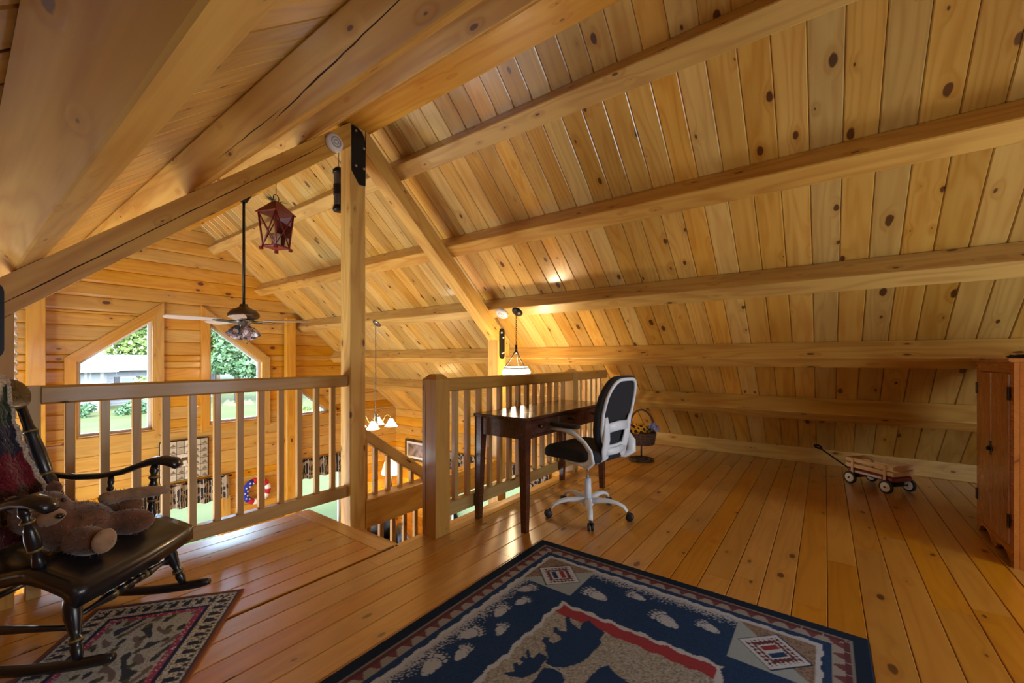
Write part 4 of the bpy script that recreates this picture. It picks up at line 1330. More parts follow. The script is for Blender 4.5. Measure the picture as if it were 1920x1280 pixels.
# ------------------------------------------------------------------ plush bear lying on the seat
pl = empty('plush_bear', world_of(rk) @ Vector((0.045, 0.0, 0.366)), RKR, 'brown plush bear with cream paws slumped on the rocking chair seat', 'toy')
FUR = plain('brown_plush', s2l(96, 60, 38), 0.95, noise=0.45, nscale=16, bump=0.8, sheen=0.5)
CREAM = plain('cream_plush', s2l(150, 120, 92), 0.95, noise=0.2, nscale=20, bump=0.6, sheen=0.5)
def blob_mesh(name, balls, mat, fur, flen):
    mb = MB()
    for c, r_, rot in balls:
        mb.ball(c, r_, 20, 12, Matrix.Rotation(rot, 4, 'Z'))
    o = build(name, mb, mat, pl)
    rm = o.modifiers.new('join', 'REMESH'); rm.mode = 'VOXEL'; rm.voxel_size = 0.009; rm.use_smooth_shade = True
    sm_ = o.modifiers.new('smooth', 'SMOOTH'); sm_.iterations = 4
    # short pile
    fm = MB()
    allb = [(Vector(c), Vector(r_), rot) for c, r_, rot in balls]
    for c, r_, rot in allb:
        cnt = int(fur * (r_.x * r_.y + r_.y * r_.z + r_.x * r_.z) * 1000)
        RM_ = Matrix.Rotation(rot, 3, 'Z')
        for _ in range(cnt):
            d = Vector([random.gauss(0, 1) for _ in range(3)]).normalized()
            p = c + RM_ @ Vector((d.x * r_.x, d.y * r_.y, d.z * r_.z)) * 0.97
            inside = False
            for c2, r2, rot2 in allb:
                if c2 is c: continue
                qd = Matrix.Rotation(-rot2, 3, 'Z') @ (p - c2)
                if (qd.x / r2.x) ** 2 + (qd.y / r2.y) ** 2 + (qd.z / r2.z) ** 2 < 0.9: inside = True; break
            if inside: continue
            nrm = (RM_ @ Vector((d.x / r_.x, d.y / r_.y, d.z / r_.z))).normalized()
            t = nrm + Vector([random.gauss(0, 0.45) for _ in range(3)])
            w = nrm.cross(Vector([random.gauss(0, 1) for _ in range(3)])).normalized() * 0.0019
            fm.add([p - w, p + w, p + t.normalized() * flen], [(0, 1, 2)])
    f_ = build('fur', fm, mat, o)
    f_['kind'] = 'stuff'
    return o
random.seed(5)
blob_mesh('body', [((-0.02, -0.02, 0.085), (0.115, 0.125, 0.090), 0), ((-0.10, -0.06, 0.150), (0.085, 0.090, 0.085), 0), ((0.105, 0.085, 0.055), (0.095, 0.052, 0.055), 0.35), ((0.10, -0.10, 0.055), (0.095, 0.055, 0.055), -0.2),
                   ((0.03, 0.145, 0.10), (0.075, 0.045, 0.048), 0.9), ((-0.12, -0.14, 0.215), (0.030, 0.022, 0.030), 0), ((-0.13, 0.02, 0.225), (0.030, 0.022, 0.030), 0)], FUR, 14.0, 0.019)
blob_mesh('paw', [((0.115, 0.135, 0.165), (0.115, 0.032, 0.026), 0.42), ((0.03, 0.10, 0.158), (0.05, 0.035, 0.030), 0.4)], CREAM, 12.0, 0.010)
blob_mesh('muzzle', [((-0.02, -0.10, 0.145), (0.045, 0.042, 0.036), 0)], CREAM, 6.0, 0.006)
build('nose', MB().ball((0.024, -0.115, 0.158), (0.012, 0.014, 0.010), 10, 6), BLACKP, pl)
for yy in (-0.115, -0.05):
    build('eye', MB().ball((-0.026, yy, 0.198), 0.008, 10, 6), BLACKP, pl)
blob_mesh('foot_sole', [((0.185, -0.115, 0.06), (0.022, 0.045, 0.048), -0.2)], CREAM, 5.0, 0.006)

# ------------------------------------------------------------------ lamps
SHADE_ON = emit('lit_opal_glass', (1.0, 0.86, 0.62), 5.0, (0.9, 0.86, 0.78))
BRZ = plain('antique_bronze', s2l(86, 76, 66), 0.38, 0.85)
PEWT = plain('pewter', s2l(120, 120, 116), 0.35, 0.9)
def chain(mb, p0, p1, link_len=0.030, r=0.0022):
    p0 = Vector(p0); p1 = Vector(p1)
    n = max(2, int((p1 - p0).length / (link_len * 0.72)))
    for i in range(n):
        c = p0.lerp(p1, (i + 0.5) / n)
        a = 0 if i % 2 else math.pi / 2
        pts = []
        for k in range(8):
            t = 2 * math.pi * k / 8
            pts.append(c + Vector((math.cos(a) * link_len * 0.26 * math.cos(t), math.sin(a) * link_len * 0.26 * math.cos(t), link_len * 0.5 * math.sin(t))))
        mb.tube(pts, r, 5, closed=True)
# bottom face of the third purlin on the desk side
PBX, PBZ = 3.637 - PD * RS + PWD / 2 * RC, RA - RM * 3.637 - PD * RC - PWD / 2 * RS
SLN = Vector((-RS, 0, -RC))
def canopy(x, y, z, r_, parent, mat):
    q = Matrix.Translation((x, y, z)) @ SLN.to_track_quat('Z', 'Y').to_matrix().to_4x4()
    return build('canopy', MB().lathe([(0.0001, 0.001), (r_, 0.001), (r_ * 0.95, 0.010), (r_ * 0.6, 0.022), (r_ * 0.25, 0.030), (0.0001, 0.030)], 18, q), mat, parent)
pend = empty('pendant_lamp', (0, 0, 0), label='iron pendant lamp with opal bowl on three rods behind the desk railing', cat='lamp')
py_ = 2.60
canopy(PBX, py_, PBZ, 0.062, pend, BLACKM)
cm = MB(); chain(cm, (PBX - 0.02, py_, PBZ - 0.025), (PBX - 0.02, py_, 1.27)); build('chain', cm, BLACKM, pend)
px_ = PBX - 0.02
build('stem', MB().tube([(px_, py_, 1.275), (px_, py_, 1.19)], 0.012, 10).ball((px_, py_, 1.20), 0.018, 10, 6), BLACKM, pend)
for k in range(3):
    a = 2 * math.pi * k / 3 + 0.4
    build('rod', MB().tube([(px_ + 0.012 * math.cos(a), py_ + 0.012 * math.sin(a), 1.21), (px_ + 0.06 * math.cos(a), py_ + 0.06 * math.sin(a), 1.12), (px_ + 0.125 * math.cos(a), py_ + 0.125 * math.sin(a), 1.035)], 0.005, 6), BLACKM, pend)
build('rim', MB().tube([(px_ + 0.128 * math.cos(a), py_ + 0.128 * math.sin(a), 1.03) for a in [2 * math.pi * k / 24 for k in range(24)]], 0.008, 6, closed=True), PEWT, pend)
build('bowl_shade', MB().lathe([(0.124, 1.045), (0.128, 1.03), (0.150, 0.99), (0.140, 0.94), (0.100, 0.90), (0.04, 0.882), (0.0001, 0.88)], 26, Matrix.Translation((px_, py_, 0)), caps=False), SHADE_ON, pend)
lo = lamp('bulb', 'POINT', (px_, py_, 1.10), 7, (1.0, 0.72, 0.40), shadow_soft_size=0.05); lo.parent = pend
lo = lamp('bulb', 'POINT', (px_, py_, 0.83), 7, (1.0, 0.72, 0.40), shadow_soft_size=0.04); lo.parent = pend

chd = empty('chandelier', (0, 0, 0), label='small chandelier with lit glass bell shades on a long chain over the dining area', cat='lamp')
cy2 = 5.04
canopy(PBX, cy2, PBZ, 0.065, chd, PEWT)
cm = MB(); chain(cm, (PBX - 0.02, cy2, PBZ - 0.025), (PBX - 0.02, cy2, 0.36), 0.034, 0.0024); build('chain', cm, PEWT, chd)
cxx = PBX - 0.02
build('column', MB().lathe([(0.0001, 0.37), (0.010, 0.36), (0.022, 0.33), (0.012, 0.30), (0.030, 0.26), (0.034, 0.23), (0.018, 0.20), (0.024, 0.17), (0.0001, 0.15)], 14, Matrix.Translation((cxx, cy2, 0))), PEWT, chd)
for k in range(4):
    a = R(-53 + 90 * k) + 0.15
    u = Vector((math.cos(a), math.sin(a), 0)); c = Vector((cxx, cy2, 0))
    arm = build('arm', MB().tube([c + u * r_ + Vector((0, 0, z)) for r_, z in ((0.02, 0.22), (0.07, 0.215), (0.10, 0.26), (0.125, 0.325), (0.165, 0.345), (0.20, 0.32), (0.21, 0.285))], 0.007, 8), plain('brass', s2l(190, 150, 96), 0.3, 0.8), chd)
    build('bell_shade', MB().lathe([(0.022, 0.285), (0.030, 0.27), (0.045, 0.245), (0.062, 0.215), (0.082, 0.185), (0.088, 0.178)], 20, Matrix.Translation(c + u * 0.21), caps=False), SHADE_ON, arm)
    build('shade_cap', MB().lathe([(0.0001, 0.292), (0.018, 0.29), (0.026, 0.272), (0.0001, 0.270)], 12, Matrix.Translation(c + u * 0.21)), PEWT, arm)
    if k % 2 == 0:
        lo = lamp('bulb', 'POINT', c + u * 0.21 + Vector((0, 0, 0.20)), 5, (1.0, 0.76, 0.46), shadow_soft_size=0.03); lo.parent = chd

# ceiling fan
fan = empty('ceiling_fan', (XR, 5.13, 1.60), label='bronze ceiling fan with pale blades and stained glass shades on a long rod', cat='fan')
def L_(p): return Vector(p)
build('downrod', MB().tube([(0, 0, 1.358), (0, 0, 0.12)], 0.014, 10), BLACKM, fan)
build('ceiling_cup', MB().lathe([(0.0001, 1.25), (0.03, 1.25), (0.075, 1.33), (0.08, 1.358), (0.0001, 1.358)], 18), BLACKM, fan)
build('motor_housing', MB().lathe([(0.0001, 0.13), (0.035, 0.13), (0.045, 0.10), (0.07, 0.085), (0.12, 0.06), (0.152, 0.02), (0.155, -0.005), (0.14, -0.025), (0.10, -0.04), (0.0001, -0.04)], 26), BRZ, fan)
build('switch_housing', MB().lathe([(0.0001, -0.04), (0.10, -0.045), (0.085, -0.07), (0.065, -0.085), (0.05, -0.11), (0.03, -0.14), (0.0001, -0.15)], 20), PEWT, fan)
BLADE = plain('whitewashed_blade', s2l(186, 178, 168), 0.45)
for k in range(5):
    a = R(-44 + 72 * k)
    Mk = Matrix.Rotation(a, 4, 'Z') @ Matrix.Translation((0, 0, -0.055)) @ Matrix.Rotation(R(11), 4, 'X')
    outl = [(0.21, -0.055), (0.40, -0.068), (0.62, -0.072), (0.67, -0.055), (0.69, -0.01), (0.685, 0.03), (0.66, 0.062), (0.60, 0.07), (0.40, 0.064), (0.21, 0.05)]
    bl = build('blade', MB().prism(outl, Mk, 0.007), BLADE, fan)
    build('blade_iron', MB().tube([Mk @ Vector((0.09, 0, 0.0)), Mk @ Vector((0.15, 0.02, -0.012)), Mk @ Vector((0.24, 0.025, -0.006)), Mk @ Vector((0.28, 0.0, -0.006))], [(0.006, 0.012)] * 4, 8).tube([Mk @ Vector((0.09, 0, 0.0)), Mk @ Vector((0.15, -0.02, -0.012)), Mk @ Vector((0.24, -0.025, -0.006)), Mk @ Vector((0.28, 0.0, -0.006))], [(0.006, 0.012)] * 4, 8), PEWT, bl)
t_ = NT('stained_glass')
tc_ = t_.n('TexCoord'); vo = t_.n('TexVoronoi', feature='DISTANCE_TO_EDGE', i_Scale=26.0); t_.set(vo, 'Vector', tc_.outputs['Object'])
vc = t_.n('TexVoronoi', i_Scale=26.0); t_.set(vc, 'Vector', tc_.outputs['Object'])
sc_ = t_.n('SeparateColor'); t_.set(sc_, 0, vc.outputs['Color'])
gc = t_.mix(sc_.outputs[0], s2l(220, 222, 226), s2l(190, 150, 160)); gc = t_.mix(t_.ramp(sc_.outputs[1], 0.75, 0.8), gc, s2l(80, 96, 120))
gc = t_.mix(t_.ramp(vo.outputs['Distance'], 0.03, 0.06), (0.02, 0.02, 0.02), gc)
t_.bsdf(gc, 0.25)
for k in range(4):
    a = R(10 + 90 * k)
    u = Vector((math.cos(a), math.sin(a), 0))
    ax = (u * 0.55 + Vector((0, 0, -1))).normalized()
    q = Matrix.Translation(u * 0.06 + Vector((0, 0, -0.115))) @ ax.to_track_quat('Z', 'Y').to_matrix().to_4x4()
    sh = build('light_arm', MB().tube([(0, 0, -0.10), u * 0.05 + Vector((0, 0, -0.105)), u * 0.06 + Vector((0, 0, -0.12))], 0.012, 8), PEWT, fan)
    build('glass_shade', MB().lathe([(0.022, 0.0), (0.032, 0.015), (0.052, 0.055), (0.070, 0.105), (0.074, 0.13)], 18, q, caps=False), t_.m, sh)
build('pull_chain', MB().tube([(0.02, -0.03, -0.14), (0.02, -0.03, -0.30)], 0.002, 5).ball((0.02, -0.03, -0.305), 0.008, 8, 6), PEWT, fan)

# red lantern hanging under the rafter
lx, lz0, lz1 = 1.335, 1.872, 2.185
lan = empty('lantern', (lx, BYC, lz0), R(20), 'red metal candle lantern with crossed bars hanging from the cracked rafter', 'lantern')
LRED = plain('red_enamel', s2l(118, 28, 20), 0.5, noise=0.15, nscale=40)
H = 0.25
wt, wb_ = 0.074, 0.056
sp_ = MB().box((-wb_ - 0.006, -wb_ - 0.006, 0.018), (wb_ + 0.006, wb_ + 0.006, 0.030), 0.003)
for sx in (-1, 1):
    for sy in (-1, 1):
        sp_.box((min(sx * wb_, sx * (wb_ + 0.012)) - 0.003, min(sy * wb_, sy * (wb_ + 0.012)) - 0.003, 0.0), (max(sx * wb_, sx * (wb_ + 0.012)) + 0.003, max(sy * wb_, sy * (wb_ + 0.012)) + 0.003, 0.020))
build('lantern_base', sp_, LRED, lan)
for sx in (-1, 1):
    for sy in (-1, 1):
        build('corner_bar', MB().tube([(sx * wb_, sy * wb_, 0.025), (sx * wt, sy * wt, H)], 0.0065, 6), LRED, lan)
for k in range(4):
    Rz = Matrix.Rotation(k * math.pi / 2, 4, 'Z')
    m_ = MB()
    for s_ in (-1, 1):
        m_.tube([Rz @ Vector((wb_, -s_ * wb_, 0.03)), Rz @ Vector((wt, s_ * wt, H))], 0.0042, 6)
    build('cross_bars', m_, LRED, lan)
    m_ = MB().add([Rz @ Vector(p) for p in ((wb_ - 0.004, -wb_, 0.03), (wb_ - 0.004, wb_, 0.03), (wt - 0.004, wt, H), (wt - 0.004, -wt, H))], [(0, 1, 2, 3)])
    build('glass_pane', m_, GLASS, lan)
e_ = wt + 0.016
build('lantern_roof', MB().add([(-e_, -e_, H), (e_, -e_, H), (e_, e_, H), (-e_, e_, H), (-0.018, -0.018, H + 0.085), (0.018, -0.018, H + 0.085), (0.018, 0.018, H + 0.085), (-0.018, 0.018, H + 0.085)],
      [(3, 2, 1, 0), (4, 5, 6, 7), (0, 1, 5, 4), (1, 2, 6, 5), (2, 3, 7, 6), (3, 0, 4, 7)]), LRED, lan)
build('candle', MB().lathe([(0.0001, 0.03), (0.028, 0.03), (0.028, 0.115), (0.0001, 0.115)], 14), plain('candle_wax', s2l(226, 212, 188), 0.5), lan)
zraf = ZPEAK - (PD + RD) / RC - RM * (XR - lx) - lz0
build('hanging_ring', MB().tube([(0.024 * math.cos(a), 0, H + 0.108 + 0.026 * math.sin(a)) for a in [2 * math.pi * k / 16 for k in range(16)]], 0.003, 5, closed=True).tube([(0, 0, H + 0.13), (0, 0, zraf)], 0.0025, 5), BLACKM, lan)
sg = MB()
for i in range(90):
    a = random.choice((2.9, 3.3, 0.2, -0.4)) + random.gauss(0, 0.35)
    p = Vector((0.02 * math.cos(a), 0.02 * math.sin(a), H + 0.088)); u = Vector((math.cos(a), math.sin(a), random.uniform(-0.1, 0.5))).normalized() * random.uniform(0.05, 0.095)
    w = u.cross(Vector((0, 0, 1))).normalized() * 0.0022
    sg.add([p - w, p + w, p + u], [(0, 1, 2)])
build('pine_sprig', sg, plain('pine_needles', s2l(40, 66, 40), 0.8), lan)

# dark cylinder lantern behind the ridge post
ql = empty('cylinder_lantern', (1.872, 3.150, 2.32), label='dark metal cylinder lantern hanging behind the bolted ridge post', cat='lantern')
build('metal_base', MB().lathe([(0.0001, 0.0), (0.042, 0.0), (0.045, 0.01), (0.045, 0.03), (0.038, 0.035), (0.038, 0.045), (0.0001, 0.045)], 18), BLACKM, ql)
build('metal_cap', MB().lathe([(0.0001, 0.30), (0.038, 0.30), (0.045, 0.305), (0.045, 0.33), (0.02, 0.355), (0.0001, 0.36)], 18), BLACKM, ql)
build('smoked_glass', MB().lathe([(0.038, 0.045), (0.038, 0.30)], 18, caps=False), plain('smoked_glass', s2l(60, 58, 56), 0.15, coat=0.5), ql)
build('bands', MB().lathe([(0.041, 0.13), (0.041, 0.21)], 18, caps=False), BLACKM, ql)
build('hook', MB().tube([(0, 0, 0.355), (0, 0, 2.96 - 2.32)], 0.003, 5), BLACKM, ql)

# smoke detectors
def detector(q, label):
    o = empty('smoke_detector', (0, 0, 0), label=label, cat='detector', group='smoke detectors')
    o.matrix_basis = q
    build('housing', MB().lathe([(0.0001, 0.0005), (0.068, 0.0005), (0.070, 0.012), (0.060, 0.030), (0.045, 0.036), (0.0001, 0.038)], 26), plain('detector_white', (0.72, 0.72, 0.70), 0.4), o)
    build('grille', MB().lathe([(0.030, 0.0385), (0.036, 0.0395), (0.042, 0.0375)], 24, caps=False).lathe([(0.012, 0.0385), (0.018, 0.0395), (0.022, 0.0385)], 20, caps=False), plain('detector_grey', (0.35, 0.36, 0.36), 0.5), o)
    return o
detector(Matrix.Translation((1.715, BY0, 2.745)) @ Matrix.Rotation(R(90), 4, 'X'), 'round white smoke detector on the rafter face beside the bolted post')
detector(Matrix.Translation((PBX, 2.80, PBZ)) @ SLN.to_track_quat('Z', 'Y').to_matrix().to_4x4(), 'round white smoke detector on the purlin beside the pendant lamp')
# white hanging chain by the gable
cm = MB(); chain(cm, (0.30, 5.2, zroof(0.30) - 0.002), (0.30, 5.2, 0.75), 0.05, 0.006)
o = build('hanging_chain', cm, VINYL)
tag(o, 'white link chain hanging from the ceiling planks near the gable post', 'chain')

# ------------------------------------------------------------------ great room below: curtains, wall art, wreath, picture, lamp, seats
t_ = NT('dark_print_cotton')
tc_ = t_.n('TexCoord')
vo = t_.n('TexVoronoi', i_Scale=22.0, distance='CHEBYCHEV'); t_.set(vo, 'Vector', tc_.outputs['Object'])
vs = t_.n('SeparateColor'); t_.set(vs, 0, vo.outputs['Color'])
wv = t_.n('TexWave', i_Scale=9.0, i_Distortion=2.0, wave_type='BANDS', bands_direction='X'); t_.set(wv, 'Vector', tc_.outputs['Object'])
cc_ = t_.mix(t_.ramp(vs.outputs[0], 0.55, 0.6), s2l(34, 26, 22), s2l(150, 132, 108))
cc_ = t_.mix(t_.ramp(wv.outputs[0], 0.8, 0.9), cc_, s2l(170, 156, 130))
t_.bsdf(cc_, 0.9)
VAL = t_.m
def valance(M, s0, s1, z0, z1, label):
    n = int((s1 - s0) / 0.02)
    mb = MB(); v = []; f = []
    for lay in (0, 1):
        for i in range(n + 1):
            s = s0 + (s1 - s0) * i / n
            dp = 0.085 + 0.022 * math.sin(i * 0.9) + 0.006 * lay
            v.append(M @ Vector((s, dp * 0.8, z1))); v.append(M @ Vector((s, dp, z0 + 0.012 * math.sin(i * 0.45))))
    for lay in (0, 1):
        for i in range(n):
            b = lay * 2 * (n + 1) + 2 * i
            q = (b, b + 1, b + 3, b + 2)
            f.append(q if lay else q[::-1])
    mb.add(v, f, True)
    vp = empty('valance', M @ Vector(((s0 + s1) / 2, 0.05, z1)), label=label, cat='curtain', group='print valances')
    Wi = world_of(vp).inverted()
    build('fabric', mb, VAL, vp, Wi)
    build('curtain_rod', MB().tube([M @ Vector((s0 - 0.05, 0.07, z1 - 0.02)), M @ Vector((s1 + 0.05, 0.07, z1 - 0.02))], 0.010, 8).tube([M @ Vector((s0 - 0.03, 0.012, z1 - 0.02)), M @ Vector((s0 - 0.03, 0.07, z1 - 0.02))], 0.006, 6).tube([M @ Vector((s1 + 0.03, 0.012, z1 - 0.02)), M @ Vector((s1 + 0.03, 0.07, z1 - 0.02))], 0.006, 6), BLACKM, vp, Wi)
valance(MG, 1.45, 2.50, -0.96, -0.62, 'dark print valance over the ground floor window below the quilted panel')
valance(MG, 3.56, 4.48, -0.96, -0.62, 'dark print valance over the ground floor window right of the flag wreath')
valance(MR, 3.45, 5.85, -0.96, -0.62, 'long dark print valance over the wide eave wall window')

# quilted panel of pale blocks on the log gable
art = empty('quilt_panel', (1.975, YG - 0.03, -0.30), label='pale quilted wall panel of mountain blocks with dark sashing on the gable', cat='wall hanging')
aw, ah = 0.285, 0.285
build('backing', MB().box((-aw, -0.012, -ah), (aw, 0.0, ah)), plain('dark_sashing', s2l(44, 36, 28), 0.9), art)
BLK = [plain('quilt_block_%d' % i, s2l(*c), 0.9, noise=0.12, nscale=30) for i, c in enumerate(((214, 206, 184), (196, 186, 160), (176, 164, 136)))]
PEAK = plain('quilt_peak', s2l(120, 108, 88), 0.9)
bm_n, bn = 6, 6
random.seed(2)
for i in range(bm_n):
    for j in range(bn):
        x0 = -aw + 0.008 + i * (2 * aw - 0.016) / bm_n; x1 = x0 + (2 * aw - 0.016) / bm_n - 0.007
        z0 = -ah + 0.008 + j * (2 * ah - 0.016) / bn; z1 = z0 + (2 * ah - 0.016) / bn - 0.007
        if 2 <= i <= 3 and 2 <= j <= 3: continue
        bl = build('quilt_block', MB().box((x0, -0.018, z0), (x1, -0.0125, z1)), BLK[(i * 7 + j * 3) % 3], art)
        if random.random() < 0.6:
            w = x1 - x0
            build('mountain', MB().add([(x0 + 0.1 * w, -0.0187, z0 + 0.01), (x1 - 0.05 * w, -0.0187, z0 + 0.01), (x0 + 0.62 * w, -0.0187, z0 + 0.6 * w)], [(0, 1, 2)]), PEAK, bl)
sx0, sx1 = -aw + 0.008 + 2 * (2 * aw - 0.016) / 6, -aw + 0.008 + 4 * (2 * aw - 0.016) / 6 - 0.007
cb = build('quilt_block', MB().box((sx0, -0.018, sx0), (sx1, -0.0125, sx1)), BLK[0], art)
an = [(-0.05, -0.06), (-0.03, -0.06), (-0.028, -0.01), (0.018, -0.01), (0.02, -0.06), (0.038, -0.06), (0.042, 0.015), (0.05, 0.05), (0.075, 0.06), (0.07, 0.075), (0.045, 0.072), (0.03, 0.035), (-0.035, 0.035), (-0.055, 0.01)]
build('moose_applique', MB().prism(an, frame((0, -0.0182, 0), (1, 0, 0), (0, -1, 0)), 0.002).tube([(0.05, -0.02, 0.07), (0.03, -0.02, 0.09), (0.02, -0.02, 0.088)], 0.003, 5).tube([(0.055, -0.02, 0.07), (0.075, -0.02, 0.092), (0.085, -0.02, 0.088)], 0.003, 5), plain('applique_brown', s2l(84, 64, 46), 0.9), cb)

# flag wreath
wr = empty('flag_wreath', (2.90, YG - 0.062, -0.97), label='red, white and blue star spangled wreath hanging on the log gable', cat='wreath')
def arc_tube(a0, a1, n=10, r=0.165, t=0.045):
    return MB().tube([(r * math.cos(a), 0, r * math.sin(a)) for a in [a0 + (a1 - a0) * k / n for k in range(n + 1)]], t, 12)
WRB = plain('wreath_blue', s2l(28, 44, 150), 0.8, bump=0.5, nscale=60); WRR = plain('wreath_red', s2l(186, 24, 34), 0.8, bump=0.5, nscale=60); WRW = plain('wreath_white', s2l(232, 228, 224), 0.8, bump=0.5, nscale=60)
build('blue_section', arc_tube(R(108), R(225)), WRB, wr)
ang = R(225)
for k in range(9):
    a1 = ang + R(243 / 9)
    build('stripe_section', arc_tube(ang + R(0.4), a1 - R(0.4), 4), WRW if k % 2 else WRR, wr)
    ang = a1
for k in range(9):
    a = R(114 + 104 * k / 8); rr = 0.165 + (0.018 if k % 2 else -0.016)
    st5 = []
    for m in range(10):
        q = 0.017 if m % 2 == 0 else 0.007
        st5.append((rr * math.cos(a) + q * math.sin(m * math.pi / 5), rr * math.sin(a) + q * math.cos(m * math.pi / 5)))
    build('star', MB().prism(st5, frame((0, -0.043, 0), (1, 0, 0), (0, -1, 0)), 0.004), WRW, wr)
build('hanging_loop', MB().tube([(0, 0, 0.19), (0, 0.03, 0.23)], 0.004, 5), WRW, wr)

# framed photograph on the eave wall
pf = empty('picture_frame', (XE - 0.024, 6.64, -0.73), label='framed grey photograph with white mat on the eave log wall', cat='picture')
build('frame', MB().box((-0.025, -0.31, -0.21), (0, 0.31, -0.17), 0.003).box((-0.025, -0.31, 0.17), (0, 0.31, 0.21), 0.003).box((-0.025, -0.31, -0.17), (0, -0.27, 0.17), 0.003).box((-0.025, 0.27, -0.17), (0, 0.31, 0.17), 0.003), plain('dark_frame', s2l(58, 40, 36), 0.4), pf)
build('mat_board', MB().box((-0.012, -0.27, -0.17), (-0.006, 0.27, 0.17)), plain('mat_white', (0.6, 0.6, 0.62), 0.7), pf)
build('photograph', MB().box((-0.0135, -0.22, -0.125), (-0.0125, 0.22, 0.125)), plain('grey_print', s2l(122, 112, 118), 0.4, noise=0.5, nscale=9), pf)

# floor lamp in the corner
fl_ = empty('floor_lamp', (5.12, 6.75, ZG), label='floor lamp with lit yellow cone shade in the corner by the eave wall', cat='lamp')
build('base', MB().lathe([(0.0001, 0), (0.14, 0), (0.14, 0.015), (0.03, 0.04), (0.0001, 0.04)], 20), BLACKM, fl_)
build('pole', MB().tube([(0, 0, 0.03), (0, 0, 1.60)], 0.012, 10), BLACKM, fl_)
build('shade', MB().lathe([(0.20, 1.50), (0.06, 1.97)], 24, caps=False), emit('lit_parchment', (1.0, 0.72, 0.30), 2.2, (0.8, 0.7, 0.5)), fl_)
lo = lamp('bulb', 'POINT', (0, 0, 1.68), 14, (1.0, 0.72, 0.40), shadow_soft_size=0.05); lo.parent = fl_

def soft(mb, lo_, hi_, r_=0.05):
    d = [hi_[i] - lo_[i] for i in range(3)]; c = [(hi_[i] + lo_[i]) / 2 for i in range(3)]
    bm = bmesh.new(); bmesh.ops.create_cube(bm, size=1)
    for q in bm.verts: q.co = Vector((c[0] + q.co.x * d[0], c[1] + q.co.y * d[1], c[2] + q.co.z * d[2]))
    bmesh.ops.bevel(bm, geom=bm.edges[:], offset=min(r_, min(d) * 0.45), segments=3, affect='EDGES')
    return mb.bm(bm, True)
def armchair(name, loc, rz, w, label, cat, mat, cmat, n=1):
    a = empty(name, loc, rz, label, cat)
    build('seat_base', soft(MB(), (-0.42, -w / 2, 0.08), (0.42, w / 2, 0.30)), mat, a)
    build('back', soft(MB(), (-0.47, -w / 2, 0.30), (-0.24, w / 2, 0.92)), mat, a)
    for s_ in (-1, 1):
        y0, y1 = sorted((s_ * (w / 2 + 0.002), s_ * (w / 2 + 0.18)))
        build('arm', soft(MB(), (-0.44, y0, 0.08), (0.40, y1, 0.62)), mat, a)
    for i in range(n):
        y0 = -w / 2 + w * i / n
        build('cushion', soft(MB(), (-0.23, y0 + 0.005, 0.302), (0.43, y0 + w / n - 0.005, 0.45)), cmat, a)
    for sx in (-1, 1):
        for sy in (-1, 1):
            build('foot', MB().lathe([(0.0001, 0), (0.025, 0), (0.03, 0.08), (0.0001, 0.08)], 10, Matrix.Translation((sx * 0.34, sy * (w / 2 - 0.08), 0))), BLACKP, a)
    return a
SOFA = plain('slate_upholstery', s2l(74, 78, 88), 0.9, noise=0.2, nscale=40, bump=0.2); PILE = plain('pale_upholstery', s2l(196, 194, 204), 0.9, noise=0.1, nscale=40, bump=0.2); DKL = plain('dark_leather', s2l(40, 36, 36), 0.5)
armchair('armchair', (4.55, 6.30, ZG), R(-120), 0.56, 'dark leather armchair on the ground floor seen below the rim beam', 'chair', DKL, SOFA)
armchair('sofa', (2.9, 6.55, ZG), R(-90), 1.3, 'pale sofa on the ground floor in front of the log gable', 'sofa', PILE, PILE, 2)
dt = empty('dining_table', (4.6, 4.9, ZG), label='round pine dining table under the chandelier', cat='table')
build('table_top', MB().lathe([(0.0001, 0.72), (0.55, 0.72), (0.56, 0.735), (0.55, 0.75), (0.0001, 0.75)], 36), LOG, dt)
build('pedestal', MB().lathe([(0.0001, 0.0), (0.28, 0.0), (0.26, 0.05), (0.08, 0.12), (0.06, 0.4), (0.09, 0.6), (0.22, 0.72), (0.0001, 0.72)], 20), LOG, dt)

# ------------------------------------------------------------------ outside: lawn, neighbour's house, trees, shrubs
GZ = -3.0
t_ = NT('lawn_grass')
tc_ = t_.n('TexCoord'); n1 = t_.n('TexNoise', i_Scale=0.6, i_Detail=5.0); t_.set(n1, 'Vector', tc_.outputs['Object'])
n2 = t_.n('TexNoise', i_Scale=14.0, i_Detail=3.0); t_.set(n2, 'Vector', tc_.outputs['Object'])
gcol = t_.mix(t_.ramp(n1.outputs[0], 0.3, 0.7), s2l(52, 59, 31), s2l(61, 66, 40)); gcol = t_.mix(t_.math('MULTIPLY', n2.outputs[0], 0.4), gcol, s2l(35, 45, 20))
t_.bsdf(gcol, 0.95, spec=0.1)
gr = MB().add([(-150, -60, GZ), (160, -60, GZ), (160, 200, GZ), (-150, 200, GZ)], [(0, 1, 2, 3)])
o = build('lawn', gr, t_.m); tag(o, 'mown green lawn outside the gable windows', 'lawn', kind='stuff')
dv_ = MB().add([(24, 30, GZ + 0.02), (33, 30, GZ + 0.02), (48, 75, GZ + 0.02), (40, 75, GZ + 0.02)], [(0, 1, 2, 3)]).add([(10.5, 14, GZ + 0.02), (17, 14, GZ + 0.02), (33, 30, GZ + 0.02), (24, 30, GZ + 0.02)], [(0, 1, 2, 3)])
o = build('driveway', dv_, plain('pale_gravel', s2l(77, 71, 68), 0.95, noise=0.1, nscale=3)); tag(o, kind='structure')

